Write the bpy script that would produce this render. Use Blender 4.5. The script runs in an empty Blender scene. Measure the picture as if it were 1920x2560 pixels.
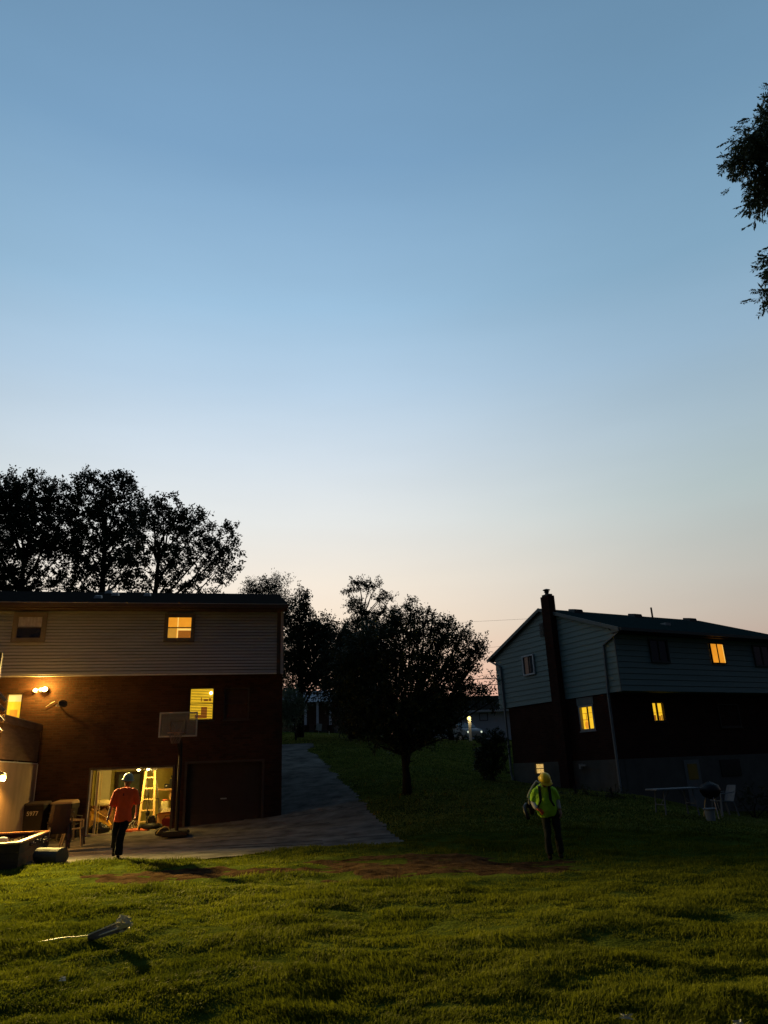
import bpy, bmesh, math, random
import numpy as np
from mathutils import Vector, Matrix
random.seed(7)
rng = np.random.default_rng(11)
S = bpy.context.scene
COL = S.collection

# ------------------------------------------------------------------ camera
FPX, TH, RO, CH = 1825.0, math.radians(19.37), math.radians(-2.24), 1.65
cF = Vector((0, math.cos(TH), math.sin(TH)))
_R0, _U0 = Vector((1, 0, 0)), Vector((0, -math.sin(TH), math.cos(TH)))
cR = math.cos(RO) * _R0 + math.sin(RO) * _U0
cU = -math.sin(RO) * _R0 + math.cos(RO) * _U0
CP = Vector((0, 0, CH))
cam = bpy.data.cameras.new('camera')
cam.sensor_fit = 'VERTICAL'; cam.sensor_height = 36.0
cam.lens = 36.0 * FPX / 2560.0
cam.clip_start = 0.05; cam.clip_end = 3000
co = bpy.data.objects.new('camera', cam); COL.objects.link(co)
M = Matrix((cR, cU, -cF)).transposed().to_4x4(); M.translation = CP
co.matrix_world = M
S.camera = co

# ------------------------------------------------------------------ sky (dusk)
W = bpy.data.worlds.new('World'); S.world = W; W.use_nodes = True
nt = W.node_tree; nt.nodes.clear()
def N(t, **k):
    n = nt.nodes.new(t)
    for a, b in k.items(): setattr(n, a, b)
    return n
def lin(c):
    return tuple(((v/255)/12.92 if v/255 <= .04045 else (((v/255)+.055)/1.055)**2.4) for v in c) + (1,)
tc = N('ShaderNodeTexCoord'); sx = N('ShaderNodeSeparateXYZ'); nt.links.new(tc.outputs['Generated'], sx.inputs[0])
asn = N('ShaderNodeMath', operation='ARCSINE'); nt.links.new(sx.outputs['Z'], asn.inputs[0])
dv = N('ShaderNodeMath', operation='DIVIDE'); nt.links.new(asn.outputs[0], dv.inputs[0]); dv.inputs[1].default_value = math.pi/2
def ramp(stops, src):
    r = N('ShaderNodeValToRGB'); e = r.color_ramp.elements
    while len(e) > 1: e.remove(e[0])
    e[0].position = stops[0][0]; e[0].color = stops[0][1]
    for p, c in stops[1:]:
        x = e.new(p); x.color = c
    nt.links.new(src, r.inputs[0]); return r
SKY = [(0.0, (240, 158, 140)), (4.5, (246, 184, 158)), (7, (247, 206, 178)), (10, (246, 224, 200)), (14, (242, 231, 216)),
       (18.5, (228, 230, 228)), (23.5, (208, 220, 230)), (29, (182, 206, 227)), (35, (155, 190, 218)),
       (45, (122, 160, 194)), (54, (109, 145, 177)), (64, (80, 112, 144)), (90, (54, 78, 106))]
r1 = ramp([(a/90, lin(c)) for a, c in SKY], dv.outputs[0])
SKYR = [(0.0, (168, 118, 108)), (4.5, (188, 148, 134)), (9, (184, 172, 160)), (13, (181, 182, 176)), (18.5, (170, 186, 188)),
        (23.5, (160, 182, 195)), (29, (144, 174, 197)), (35, (126, 162, 188)), (45, (109, 146, 176)), (54, (99, 134, 163)), (64, (74, 104, 134)), (90, (54, 78, 106))]
r2 = ramp([(a/90, lin(c)) for a, c in SKYR], dv.outputs[0])
SKYB = [(0.0, (30, 33, 44)), (10, (40, 45, 60)), (30, (42, 54, 72)), (60, (52, 72, 98)), (90, (54, 78, 106))]
r3 = ramp([(a/90, lin(c)) for a, c in SKYB], dv.outputs[0])
# azimuth factor measured from the place on the horizon where the sun went down
hv = N('ShaderNodeVectorMath', operation='MULTIPLY'); nt.links.new(tc.outputs['Generated'], hv.inputs[0]); hv.inputs[1].default_value = (1, 1, 0)
nv = N('ShaderNodeVectorMath', operation='NORMALIZE'); nt.links.new(hv.outputs[0], nv.inputs[0])
SUNAZ = math.radians(-12)
dt = N('ShaderNodeVectorMath', operation='DOT_PRODUCT'); nt.links.new(nv.outputs[0], dt.inputs[0])
dt.inputs[1].default_value = (math.sin(SUNAZ), math.cos(SUNAZ), 0)
ac = N('ShaderNodeMath', operation='ARCCOSINE'); nt.links.new(dt.outputs['Value'], ac.inputs[0])
m1 = N('ShaderNodeMapRange', interpolation_type='SMOOTHSTEP'); nt.links.new(ac.outputs[0], m1.inputs[0])
m1.inputs[1].default_value = math.radians(4); m1.inputs[2].default_value = math.radians(46)
m2 = N('ShaderNodeMapRange', interpolation_type='SMOOTHSTEP'); nt.links.new(ac.outputs[0], m2.inputs[0])
m2.inputs[1].default_value = math.radians(42); m2.inputs[2].default_value = math.radians(120)
x1 = N('ShaderNodeMixRGB'); nt.links.new(m1.outputs[0], x1.inputs[0]); nt.links.new(r1.outputs[0], x1.inputs[1]); nt.links.new(r2.outputs[0], x1.inputs[2])
x2 = N('ShaderNodeMixRGB'); nt.links.new(m2.outputs[0], x2.inputs[0]); nt.links.new(x1.outputs[0], x2.inputs[1]); nt.links.new(r3.outputs[0], x2.inputs[2])
# faint stretched haze bands in the air
hm = N('ShaderNodeMapping'); hm.inputs['Scale'].default_value = (1.6, 1.6, 9); nt.links.new(tc.outputs['Generated'], hm.inputs[0])
hn = N('ShaderNodeTexNoise'); hn.inputs['Scale'].default_value = 1.4; hn.inputs['Detail'].default_value = 5; nt.links.new(hm.outputs[0], hn.inputs['Vector'])
hr = N('ShaderNodeMapRange'); hr.inputs[1].default_value = .3; hr.inputs[2].default_value = .7; hr.inputs[3].default_value = .985; hr.inputs[4].default_value = 1.035; nt.links.new(hn.outputs['Fac'], hr.inputs[0])
hx = N('ShaderNodeMixRGB', blend_type='MULTIPLY'); hx.inputs[0].default_value = 1; nt.links.new(x2.outputs[0], hx.inputs[1]); nt.links.new(hr.outputs[0], hx.inputs[2])
bg = N('ShaderNodeBackground'); nt.links.new(hx.outputs[0], bg.inputs[0]); bg.inputs[1].default_value = 1.04
wo = N('ShaderNodeOutputWorld'); nt.links.new(bg.outputs[0], wo.inputs[0])

S.view_settings.view_transform = 'Standard'; S.view_settings.look = 'None'
S.view_settings.exposure = 0.0; S.view_settings.gamma = 1.0
S.cycles.use_denoising = True
S.cycles.max_bounces = 5; S.cycles.diffuse_bounces = 3; S.cycles.glossy_bounces = 2; S.cycles.transparent_max_bounces = 4
S.cycles.sample_clamp_indirect = 4.0

# ------------------------------------------------------------------ helpers
def ray(px, py): return cF * FPX + cR * (px - 960) + cU * (1280 - py)
def at(px, py, Y):
    d = ray(px, py); return CP + d * (Y / d.y)
def onz(px, py, z=0.0):
    d = ray(px, py); return CP + d * ((z - CH) / d.z)
def onplane(px, py, P, n):
    d = ray(px, py); return CP + d * ((P - CP).dot(n) / d.dot(n))

def tag(o, label=None, cat=None, group=None, kind=None):
    if label: o['label'] = label
    if cat: o['category'] = cat
    if group: o['group'] = group
    if kind: o['kind'] = kind
    return o
def empty(name, loc, rz=0, **k):
    o = bpy.data.objects.new(name, None); COL.objects.link(o); o.location = loc; o.rotation_euler = (0, 0, rz)
    o.empty_display_size = .2
    return tag(o, **k)

class MB:
    def __init__(s): s.v = []; s.f = []; s.xf = None
    def add(s, vs, fs):
        b = len(s.v)
        for p in vs:
            p = Vector(p)
            s.v.append(tuple(s.xf(p)) if s.xf else tuple(p))
        s.f += [tuple(b + i for i in q) for q in fs]
        return s
    def box(s, x0, x1, y0, y1, z0, z1):
        return s.add([(x0,y0,z0),(x1,y0,z0),(x1,y1,z0),(x0,y1,z0),(x0,y0,z1),(x1,y0,z1),(x1,y1,z1),(x0,y1,z1)],
              [(0,3,2,1),(4,5,6,7),(0,1,5,4),(1,2,6,5),(2,3,7,6),(3,0,4,7)])
    def quad(s, *p): return s.add(p, [tuple(range(len(p)))])
    def prism(s, pts, d):           # pts: polygon of 3D points, d: offset vector
        n = len(pts); d = Vector(d)
        vs = [Vector(p) for p in pts] + [Vector(p) + d for p in pts]
        return s.add(vs, [tuple(range(n))[::-1], tuple(range(n, 2*n))] + [(i, (i+1) % n, n + (i+1) % n, n + i) for i in range(n)])
    def bar(s, a, b, w, h=None):    # rectangular bar from a to b
        a, b = Vector(a), Vector(b); h = h or w; d = (b - a)
        t = d.normalized(); u = t.cross(Vector((0, 0, 1)))
        if u.length < 1e-3: u = Vector((1, 0, 0))
        u.normalize(); v = u.cross(t)
        q = [u*w/2 + v*h/2, -u*w/2 + v*h/2, -u*w/2 - v*h/2, u*w/2 - v*h/2]
        return s.prism([a + k for k in q], d)
    def tube(s, pts, rad, n=8, cap=True):
        pts = [Vector(p) for p in pts]
        if not hasattr(rad, '__len__'): rad = [rad] * len(pts)
        vs = []; u = None
        for i, p in enumerate(pts):
            t = (pts[min(i+1, len(pts)-1)] - pts[max(i-1, 0)]).normalized()
            if u is None:
                u = t.cross(Vector((0, 0, 1)))
                if u.length < 1e-2: u = t.cross(Vector((0, 1, 0)))
            u = (u - t * u.dot(t)).normalized(); w = t.cross(u)
            for k in range(n):
                a = 2*math.pi*k/n; vs.append(p + (u*math.cos(a) + w*math.sin(a)) * rad[i])
        fs = []
        for i in range(len(pts)-1):
            for k in range(n):
                fs.append((i*n+k, i*n+(k+1) % n, (i+1)*n+(k+1) % n, (i+1)*n+k))
        if cap: fs += [tuple(range(n))[::-1], tuple((len(pts)-1)*n + k for k in range(n))]
        return s.add(vs, fs)
    def lathe(s, prof, c=(0, 0, 0), n=16, sx=1, sy=1, tilt=None):
        c = Vector(c); vs = []
        for r, z in prof:
            for k in range(n):
                a = 2*math.pi*k/n; p = Vector((r*math.cos(a)*sx, r*math.sin(a)*sy, z))
                if tilt: p = tilt @ p
                vs.append(c + p)
        fs = [(i*n+k, i*n+(k+1) % n, (i+1)*n+(k+1) % n, (i+1)*n+k) for i in range(len(prof)-1) for k in range(n)]
        fs += [tuple(range(n))[::-1], tuple((len(prof)-1)*n+k for k in range(n))]
        return s.add(vs, fs)
    def build(s, name, mat, parent=None, smooth=False, bevel=0, label=None):
        me = bpy.data.meshes.new(name); me.from_pydata(s.v, [], s.f)
        bm = bmesh.new(); bm.from_mesh(me); bmesh.ops.recalc_face_normals(bm, faces=bm.faces)
        if bevel: bmesh.ops.bevel(bm, geom=[e for e in bm.edges], offset=bevel, segments=2, affect='EDGES', clamp_overlap=True)
        bm.to_mesh(me); bm.free()
        if smooth:
            for p in me.polygons: p.use_smooth = True
        if mat: me.materials.append(mat)
        o = bpy.data.objects.new(name, me); COL.objects.link(o)
        if parent: o.parent = parent
        if label: o['label'] = label
        return o

MATS = {}
def mat(name, col, rough=.8, var=.25, scale=6, bump=.2, bscale=40, metal=0, emit=None, estr=0, spec=.2, col2=None, stretch=(1, 1, 1), bdist=.01):
    if name in MATS: return MATS[name]
    m = bpy.data.materials.new(name); m.use_nodes = True; t = m.node_tree; b = t.nodes['Principled BSDF']
    b.inputs['Roughness'].default_value = rough; b.inputs['Metallic'].default_value = metal
    b.inputs['Specular IOR Level'].default_value = spec
    c = t.nodes.new('ShaderNodeTexCoord'); mp = t.nodes.new('ShaderNodeMapping'); mp.inputs['Scale'].default_value = stretch
    t.links.new(c.outputs['Object'], mp.inputs[0])
    n = t.nodes.new('ShaderNodeTexNoise'); n.inputs['Scale'].default_value = scale; n.inputs['Detail'].default_value = 6; n.inputs['Roughness'].default_value = .65
    t.links.new(mp.outputs[0], n.inputs['Vector'])
    r = t.nodes.new('ShaderNodeValToRGB'); e = r.color_ramp.elements
    e[0].position = .3; e[1].position = .7
    lo = [max(0, v*(1-var)) for v in col]; hi = [min(1, v*(1+var)) for v in (col2 or col)]
    e[0].color = (*lo, 1); e[1].color = (*hi, 1)
    t.links.new(n.outputs['Fac'], r.inputs[0]); t.links.new(r.outputs[0], b.inputs['Base Color'])
    if bump:
        n2 = t.nodes.new('ShaderNodeTexNoise'); n2.inputs['Scale'].default_value = bscale; n2.inputs['Detail'].default_value = 4
        t.links.new(mp.outputs[0], n2.inputs['Vector'])
        bp = t.nodes.new('ShaderNodeBump'); bp.inputs['Strength'].default_value = bump; bp.inputs['Distance'].default_value = bdist
        t.links.new(n2.outputs['Fac'], bp.inputs['Height']); t.links.new(bp.outputs[0], b.inputs['Normal'])
    if emit:
        b.inputs['Emission Strength'].default_value = estr
        if var > 0:
            rr = t.nodes.new('ShaderNodeMixRGB'); rr.blend_type = 'MULTIPLY'; rr.inputs[0].default_value = 1
            rr.inputs[1].default_value = (*emit, 1)
            r3_ = t.nodes.new('ShaderNodeMapRange'); r3_.inputs[1].default_value = .25; r3_.inputs[2].default_value = .75
            r3_.inputs[3].default_value = 1 - var; r3_.inputs[4].default_value = 1 + var*.4
            t.links.new(n.outputs['Fac'], r3_.inputs[0]); t.links.new(r3_.outputs[0], rr.inputs[2])
            t.links.new(rr.outputs[0], b.inputs['Emission Color'])
        else: b.inputs['Emission Color'].default_value = (*emit, 1)
    MATS[name] = m; return m

def brick_mat(name, c1, c2, mortar, bw=.22, bh=.075, rough=.9):
    m = bpy.data.materials.new(name); m.use_nodes = True; t = m.node_tree; b = t.nodes['Principled BSDF']
    b.inputs['Roughness'].default_value = rough; b.inputs['Specular IOR Level'].default_value = 0
    c = t.nodes.new('ShaderNodeTexCoord'); s = t.nodes.new('ShaderNodeSeparateXYZ'); t.links.new(c.outputs['Object'], s.inputs[0])
    a = t.nodes.new('ShaderNodeMath'); t.links.new(s.outputs['X'], a.inputs[0]); t.links.new(s.outputs['Y'], a.inputs[1])
    q = t.nodes.new('ShaderNodeCombineXYZ'); t.links.new(a.outputs[0], q.inputs['X']); t.links.new(s.outputs['Z'], q.inputs['Y'])
    k = t.nodes.new('ShaderNodeTexBrick'); t.links.new(q.outputs[0], k.inputs['Vector'])
    k.inputs['Scale'].default_value = 1; k.inputs['Brick Width'].default_value = bw; k.inputs['Row Height'].default_value = bh
    k.inputs['Mortar Size'].default_value = .007; k.inputs['Mortar Smooth'].default_value = .3
    k.inputs['Color1'].default_value = (*c1, 1); k.inputs['Color2'].default_value = (*c2, 1); k.inputs['Mortar'].default_value = (*mortar, 1)
    n = t.nodes.new('ShaderNodeTexNoise'); n.inputs['Scale'].default_value = 1.3; n.inputs['Detail'].default_value = 6; t.links.new(c.outputs['Object'], n.inputs['Vector'])
    r = t.nodes.new('ShaderNodeMapRange'); r.inputs[3].default_value = .6; r.inputs[4].default_value = 1.35; t.links.new(n.outputs['Fac'], r.inputs[0])
    x = t.nodes.new('ShaderNodeMixRGB'); x.blend_type = 'MULTIPLY'; x.inputs[0].default_value = 1
    t.links.new(k.outputs['Color'], x.inputs[1]); t.links.new(r.outputs[0], x.inputs[2]); t.links.new(x.outputs[0], b.inputs['Base Color'])
    bp = t.nodes.new('ShaderNodeBump'); bp.inputs['Strength'].default_value = .6; bp.inputs['Distance'].default_value = .008; bp.invert = True
    t.links.new(k.outputs['Fac'], bp.inputs['Height']); t.links.new(bp.outputs[0], b.inputs['Normal'])
    return m

def point(name, loc, power, col, r=.05, parent=None):
    l = bpy.data.lights.new(name, 'POINT'); l.energy = power; l.color = col; l.shadow_soft_size = r
    o = bpy.data.objects.new(name, l); COL.objects.link(o); o.location = loc
    if parent: o.parent = parent
    return o
def spot(name, loc, target, power, col, ang, blend=.6, r=.06, parent=None, wide=1, tall=1):
    l = bpy.data.lights.new(name, 'SPOT'); l.energy = power; l.color = col; l.shadow_soft_size = r
    l.spot_size = math.radians(ang); l.spot_blend = blend
    o = bpy.data.objects.new(name, l); COL.objects.link(o); o.location = loc
    o.rotation_euler = (Vector(target) - Vector(loc)).to_track_quat('-Z', 'Y').to_euler()
    o.scale = (wide, tall, 1)
    if parent: o.parent = parent
    return o

# ------------------------------------------------------------------ frames of the two houses
A_ROT = math.radians(12.58); A_O = onz(217, 2091, 0)
Au = Vector((math.cos(A_ROT), math.sin(A_ROT), 0)); Aw = Vector((-math.sin(A_ROT), math.cos(A_ROT), 0))
def A2W(u, w, z): return A_O + Au*u + Aw*w + Vector((0, 0, z))
def Aloc(px, py, w):                    # -> (u, z) on the plane at depth w of house A
    O = A_O + Aw*w; P = onplane(px, py, O, Aw); return (P - A_O).dot(Au), P.z
B_ROT = math.radians(27.49)
Bu = Vector((math.cos(B_ROT), math.sin(B_ROT), 0)); Bv = Vector((-math.sin(B_ROT), math.cos(B_ROT), 0))
B_K = at(1553.8, 1729.5, 27.0); B_O = Vector((B_K.x, B_K.y, 0))
def B2W(u, v, z): return B_O + Bu*u + Bv*v + Vector((0, 0, z))
def Bside(px, py, v=0):
    O = B_O + Bv*v; P = onplane(px, py, O, Bv); return (P - B_O).dot(Bu), P.z
def Bgab(px, py, u=0):
    O = B_O + Bu*u; P = onplane(px, py, O, Bu); return (P - B_O).dot(Bv), P.z

# ------------------------------------------------------------------ terrain
ctrl = [(-20,-5,0),(0,-8,0),(20,-5,-.1),(-20,10,0),(-10,5,0),(0,5,0),(8,6,-.05),(-6,12,0),(0,12,0),(5,12,-.08),(12,12,-.3),(20,14,-.7),
        (-14,18,0),(-8,18,0),(-4,18,0),(0,18,0),(3.2,16.1,-.16),(8,18,-.25),(14,20,-.6),(22,22,-1),
        (-16,25,0),(-10,25,0),(-6,24,0),(-4.2,22.5,0),(-3.8,25,.12),(-2,21,.0),(0,21.5,.1),(2,22,.3),(5,22,.15),(8,23,.15),(11,24.5,-.35),(14,26,-.6),
        (-3,28,.75),(-1.5,28,.85),(1,27,.85),(4,27,.7),(7.5,26.6,.55),(8.4,26.6,.5),(12,28.5,-.4),(16,30,-.6),(22,33,-.8),
        (4.6,33.6,1.05),(2,34,1.7),(-2,34,1.75),(-6,33,1.5),(-6,41,2.8),(-3,41,2.85),(2,41,2.4),(7,42,2.0),(12,44,1.9),(20,44,1.2),
        (-10,52,4.0),(-2,52,3.8),(7,60,3.35),(12,60,3.2),(-9,62,4.8),(-25,50,3.5),(-20,38,1.5),(-30,20,.3),(-25,80,5.2),(0,80,5),(25,80,3.6),(30,55,2),(32,35,-.2)]
_c = np.array(ctrl, float)
def _phi(r): r = np.maximum(r, 1e-6); return r*r*np.log(r)
_n = len(_c); _K = _phi(np.hypot(_c[:, None, 0]-_c[None, :, 0], _c[:, None, 1]-_c[None, :, 1])) + np.eye(_n)*3.0
_P = np.c_[np.ones(_n), _c[:, :2]]
_s = np.linalg.solve(np.block([[_K, _P], [_P.T, np.zeros((3, 3))]]), np.r_[_c[:, 2], 0, 0, 0])
def terr(x, y):
    x = np.asarray(x, float); y = np.asarray(y, float); sh = x.shape; x = x.ravel(); y = y.ravel(); out = np.empty(x.size)
    for i in range(0, x.size, 40000):
        a, b = x[i:i+40000], y[i:i+40000]
        out[i:i+40000] = _phi(np.hypot(a[:, None]-_c[None, :, 0], b[:, None]-_c[None, :, 1])) @ _s[:_n] + _s[_n] + _s[_n+1]*a + _s[_n+2]*b
    return out.reshape(sh)
def T(x, y): return float(terr(np.array([x]), np.array([y]))[0])

def vnoise(x, y, seed=0):
    xi = np.floor(x).astype(int); yi = np.floor(y).astype(int); fx = x-xi; fy = y-yi
    fx = fx*fx*(3-2*fx); fy = fy*fy*(3-2*fy)
    def h(a, b):
        v = np.sin(a*127.1 + b*311.7 + seed*74.7)*43758.5453; return v - np.floor(v)
    return (h(xi, yi)*(1-fx)+h(xi+1, yi)*fx)*(1-fy) + (h(xi, yi+1)*(1-fx)+h(xi+1, yi+1)*fx)*fy
def fbm(x, y, seed=0, o=4):
    s = 0; a = .5; t = 0
    for k in range(o): s = s + a*vnoise(x*2**k, y*2**k, seed+k); t += a; a *= .55
    return s/t

def drive_edges(Y):                     # left/right edge x of the driveway at depth Y
    pts = [(19.6, -3.2, 1.0), (21.5, -3.6, -.25), (24, -3.9, -.85), (27, -3.9, -1.4), (32, -5.0, -2.6), (37, -6.2, -3.6), (41, -7.2, -4.6), (43.5, -9.0, -6.0), (46, -12, -9)]
    ys = [p[0] for p in pts]
    return np.interp(Y, ys, [p[1] for p in pts]), np.interp(Y, ys, [p[2] for p in pts])
# re-fit right edge from the picture
_er = [(1058, 2131), (1000, 2100), (945, 2050), (890, 1990), (835, 1930), (800, 1895), (770, 1876)]
def hit_terrain(px, py):
    d = ray(px, py); t0 = 5/d.y; t1 = 120/d.y; p = None
    for t in np.linspace(t0, t1, 900):
        q = CP + d*t
        if q.z < T(q.x, q.y): return q
    return CP + d*t1
_ep = sorted([(p.y, p.x) for p in (hit_terrain(*q) for q in _er)])
print('drive edge', [(round(a, 1), round(b, 1)) for a, b in _ep])

def grid(xs, ys, zf, name, mt, parent=None, mask=None, kind='structure', label=None):
    X, Y = np.meshgrid(xs, ys); Z = zf(X, Y); nx, ny = len(xs), len(ys)
    v = np.stack([X.ravel(), Y.ravel(), Z.ravel()], 1)
    f = []
    CX, CY = np.meshgrid((xs[:-1]+xs[1:])/2, (ys[:-1]+ys[1:])/2); ok = mask(CX, CY) if mask is not None else np.ones(CX.shape, bool)
    jj, ii = np.nonzero(ok); a = jj*nx+ii; f = np.stack([a, a+1, a+nx+1, a+nx], 1).tolist()
    me = bpy.data.meshes.new(name); me.from_pydata(v.tolist(), [], f)
    for p in me.polygons: p.use_smooth = True
    me.materials.append(mt)
    o = bpy.data.objects.new(name, me); COL.objects.link(o); tag(o, label=label, kind=kind); return o

def in_dirt(x, y):                      # 1 inside the bare earth patches, 0 outside
    n = fbm(x*.9+3, y*1.6, 5)
    a = ((x+4.0)/1.9)**2 +.15 + ((y-14.0)/1.2)**2
    b = ((x-.9)/3.1)**2 + ((y-14.6)/2.0)**2
    return np.minimum(a, b) + (n-.5)*1.7
def patio_front(x):                     # front edge (towards camera) of the paved apron
    x = np.asarray(x, float)
    return np.interp(x, [-12, -8.5, -7.3, -6, -5, -3.5, -2.6, -1, .4, 1.2], [17.2, 17.1, 16.9, 17.3, 16.9, 17.0, 18.2, 18.3, 18.7, 19.3])+ (fbm(x*1.7, x*0+2, 3)-.5)*.5 + (fbm(x*7, x*0+5, 13)-.5)*.25
def lawn_bump(x, y):
    near = np.clip((24-y)/6, 0, 1)
    return near*((fbm(x*.8, y*1.0, 1)-.5)*.19 + (fbm(x*3.3, y*4.5, 2)-.5)*.06)
def paved(x, y):
    x = np.asarray(x, float); y = np.asarray(y, float)
    er = np.interp(y, [a for a, b in _ep], [b for a, b in _ep])
    el = drive_edges(y)[0]-1.0
    a = (y > patio_front(x)) & (y < 26) & (x < np.minimum(er, 1.6)) & (x > -16)
    b = (y >= 22) & (y < 44) & (x > el) & (x < er + (fbm(y*1.3, x*0+7, 4)-.5)*.45 + (fbm(y*6, x*3, 14)-.5)*.25)
    return a | b
def ground_z(x, y):
    z = terr(x, y)
    z = z + np.where(paved(x, y), -.05, lawn_bump(x, y))
    # sunk under the two houses, well inside their walls
    du = (x-A_O.x)*Au.x + (y-A_O.y)*Au.y; dw = (x-A_O.x)*Aw.x + (y-A_O.y)*Aw.y
    z = np.where((du < 5.5) & (du > -9) & (dw > .4) & (dw < 7.5), -.6, z)
    eu = (x-B_O.x)*Bu.x + (y-B_O.y)*Bu.y; ew = (x-B_O.x)*Bv.x + (y-B_O.y)*Bv.y
    z = np.where((eu > .6) & (eu < 13) & (ew > 1.2) & (ew < 6.4), -1.2, z)
    return z

M_soil = mat('lawn soil', (.022, .036, .006), 1.0, .5, 1.5, .6, 25, col2=(.04, .052, .009), bdist=.04, spec=.0)
xs = np.concatenate([np.arange(-60, -24, 3), np.arange(-24, 24, .3), np.arange(24, 62, 3)])
ys = np.concatenate([np.arange(-12, 4, 2), np.arange(4, 30, .3), np.arange(30, 60, .8), np.arange(60, 131, 4)])
ground = grid(xs, ys, ground_z, 'ground', M_soil)
# far ground sheet to the horizon
far = MB(); far.quad((-900, -400, -3), (900, -400, -3), (900, 1400, -3), (-900, 1400, -3)); far = far.build('terrain', M_soil); tag(far, kind='structure')

M_asph = mat('worn asphalt', (.082, .078, .070), 1.0, .42, 1.2, .7, 60, spec=0, col2=(.125, .118, .103), bdist=.01)
px = np.arange(-16, 3.2, .11); py = np.arange(16, 45, .11)
def drv_z(X, Y): return terr(X, Y) + .006 + (fbm(X*2, Y*2, 9)-.5)*.02
asph = grid(px, py, drv_z, 'driveway', M_asph, mask=lambda x, y: paved(x, y) & ~(((x-A_O.x)*Au.x+(y-A_O.y)*Au.y < 5.9) & ((x-A_O.x)*Aw.x+(y-A_O.y)*Aw.y > .1)))
# cracks running over the asphalt
ck = MB()
for k in range(16):
    x = random.uniform(-6, 0); y = random.uniform(18, 26) if k < 11 else random.uniform(27, 38)
    if k >= 11: x = -2.5 - (y-26)*.25
    pts = []
    for i in range(random.randint(8, 20)):
        pts.append(Vector((x, y, T(x, y)+.014))); x += random.uniform(.08, .22); y += random.uniform(-.06, .07)
    for i in range(len(pts)-1):
        if paved(np.array([pts[i].x]), np.array([pts[i].y]))[0] and paved(np.array([pts[i+1].x]), np.array([pts[i+1].y]))[0]:
            w = Vector((0, random.uniform(.012, .035), .004)); ck.quad(pts[i]-w, pts[i+1]-w, pts[i+1]+w, pts[i]+w)
tag(ck.build('driveway_cracks', mat('crack tar', (.012, .012, .012), .9, .2)), kind='structure')

M_dirt = mat('bare earth', (.024, .014, .008), 1.0, .7, 3.5, .9, 30, col2=(.042, .026, .014), bdist=.03, spec=0)
dx = np.arange(-8, 8, .09); dy = np.arange(10.5, 18.6, .09)
def dirt_z(X, Y): return terr(X, Y) + lawn_bump(X, Y)*1.0 + .012 + (fbm(X*5, Y*7, 21)-.5)*.02 - np.clip((in_dirt(X, Y)-.6), 0, 1)*.14
grid(dx, dy, dirt_z, 'dirt', M_dirt, mask=lambda x, y: (in_dirt(x, y) < 1.0) & ~paved(x, y))

# ------------------------------------------------------------------ leaves / grass batches
def attr_mat(name, c1, c2, rough=.6, trans=.0, spec=.3):
    if name in MATS: return MATS[name]
    m = bpy.data.materials.new(name); m.use_nodes = True; t = m.node_tree; b = t.nodes['Principled BSDF']
    a = t.nodes.new('ShaderNodeAttribute'); a.attribute_name = 'tone'
    x = t.nodes.new('ShaderNodeMixRGB'); x.inputs[1].default_value = (*c1, 1); x.inputs[2].default_value = (*c2, 1)
    t.links.new(a.outputs['Fac'], x.inputs[0]); t.links.new(x.outputs[0], b.inputs['Base Color'])
    b.inputs['Roughness'].default_value = rough; b.inputs['Specular IOR Level'].default_value = spec
    if trans:
        tr = t.nodes.new('ShaderNodeBsdfTranslucent'); mx = t.nodes.new('ShaderNodeMixShader'); mx.inputs[0].default_value = trans
        t.links.new(x.outputs[0], tr.inputs[0]); t.links.new(b.outputs[0], mx.inputs[1]); t.links.new(tr.outputs[0], mx.inputs[2])
        t.links.new(mx.outputs[0], t.nodes['Material Output'].inputs[0])
    MATS[name] = m; return m
def np_mesh(name, V, F, tone, mt, parent=None):
    me = bpy.data.meshes.new(name); k = F.shape[1]
    me.vertices.add(len(V)); me.vertices.foreach_set('co', V.astype(np.float32).ravel())
    me.loops.add(F.size); me.loops.foreach_set('vertex_index', F.astype(np.int32).ravel())
    me.polygons.add(len(F)); me.polygons.foreach_set('loop_start', np.arange(0, F.size, k, dtype=np.int32))
    at_ = me.attributes.new('tone', 'FLOAT', 'POINT'); at_.data.foreach_set('value', tone.astype(np.float32))
    me.update(calc_edges=True); me.materials.append(mt)
    o = bpy.data.objects.new(name, me); COL.objects.link(o)
    if parent: o.parent = parent
    return o
def leaves(P, D, size, tone, wid=.5):
    """rhombic leaf at each point P pointing along D"""
    n = len(P); D = D/np.linalg.norm(D, axis=1, keepdims=True)
    q = rng.normal(size=(n, 3)); Wd = np.cross(D, q); Wd /= np.linalg.norm(Wd, axis=1, keepdims=True)+1e-9
    L = (size*rng.uniform(.7, 1.3, n))[:, None]
    V = np.stack([P, P + D*L*.45 + Wd*L*wid*.5, P + D*L, P + D*L*.45 - Wd*L*wid*.5], 1).reshape(-1, 3)
    F = np.arange(4*n).reshape(n, 4)
    return V, F, np.repeat(tone, 4)
M_leaf = attr_mat('tree leaves', (.016, .024, .009), (.050, .072, .025), .6, .12)
M_leaf2 = attr_mat('ash leaves', (.035, .055, .022), (.07, .10, .04), .6, .2)
M_bark = mat('bark', (.018, .015, .012), 1.0, .4, 8, .8, 25, stretch=(1, 1, .25), bdist=.03)

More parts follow.
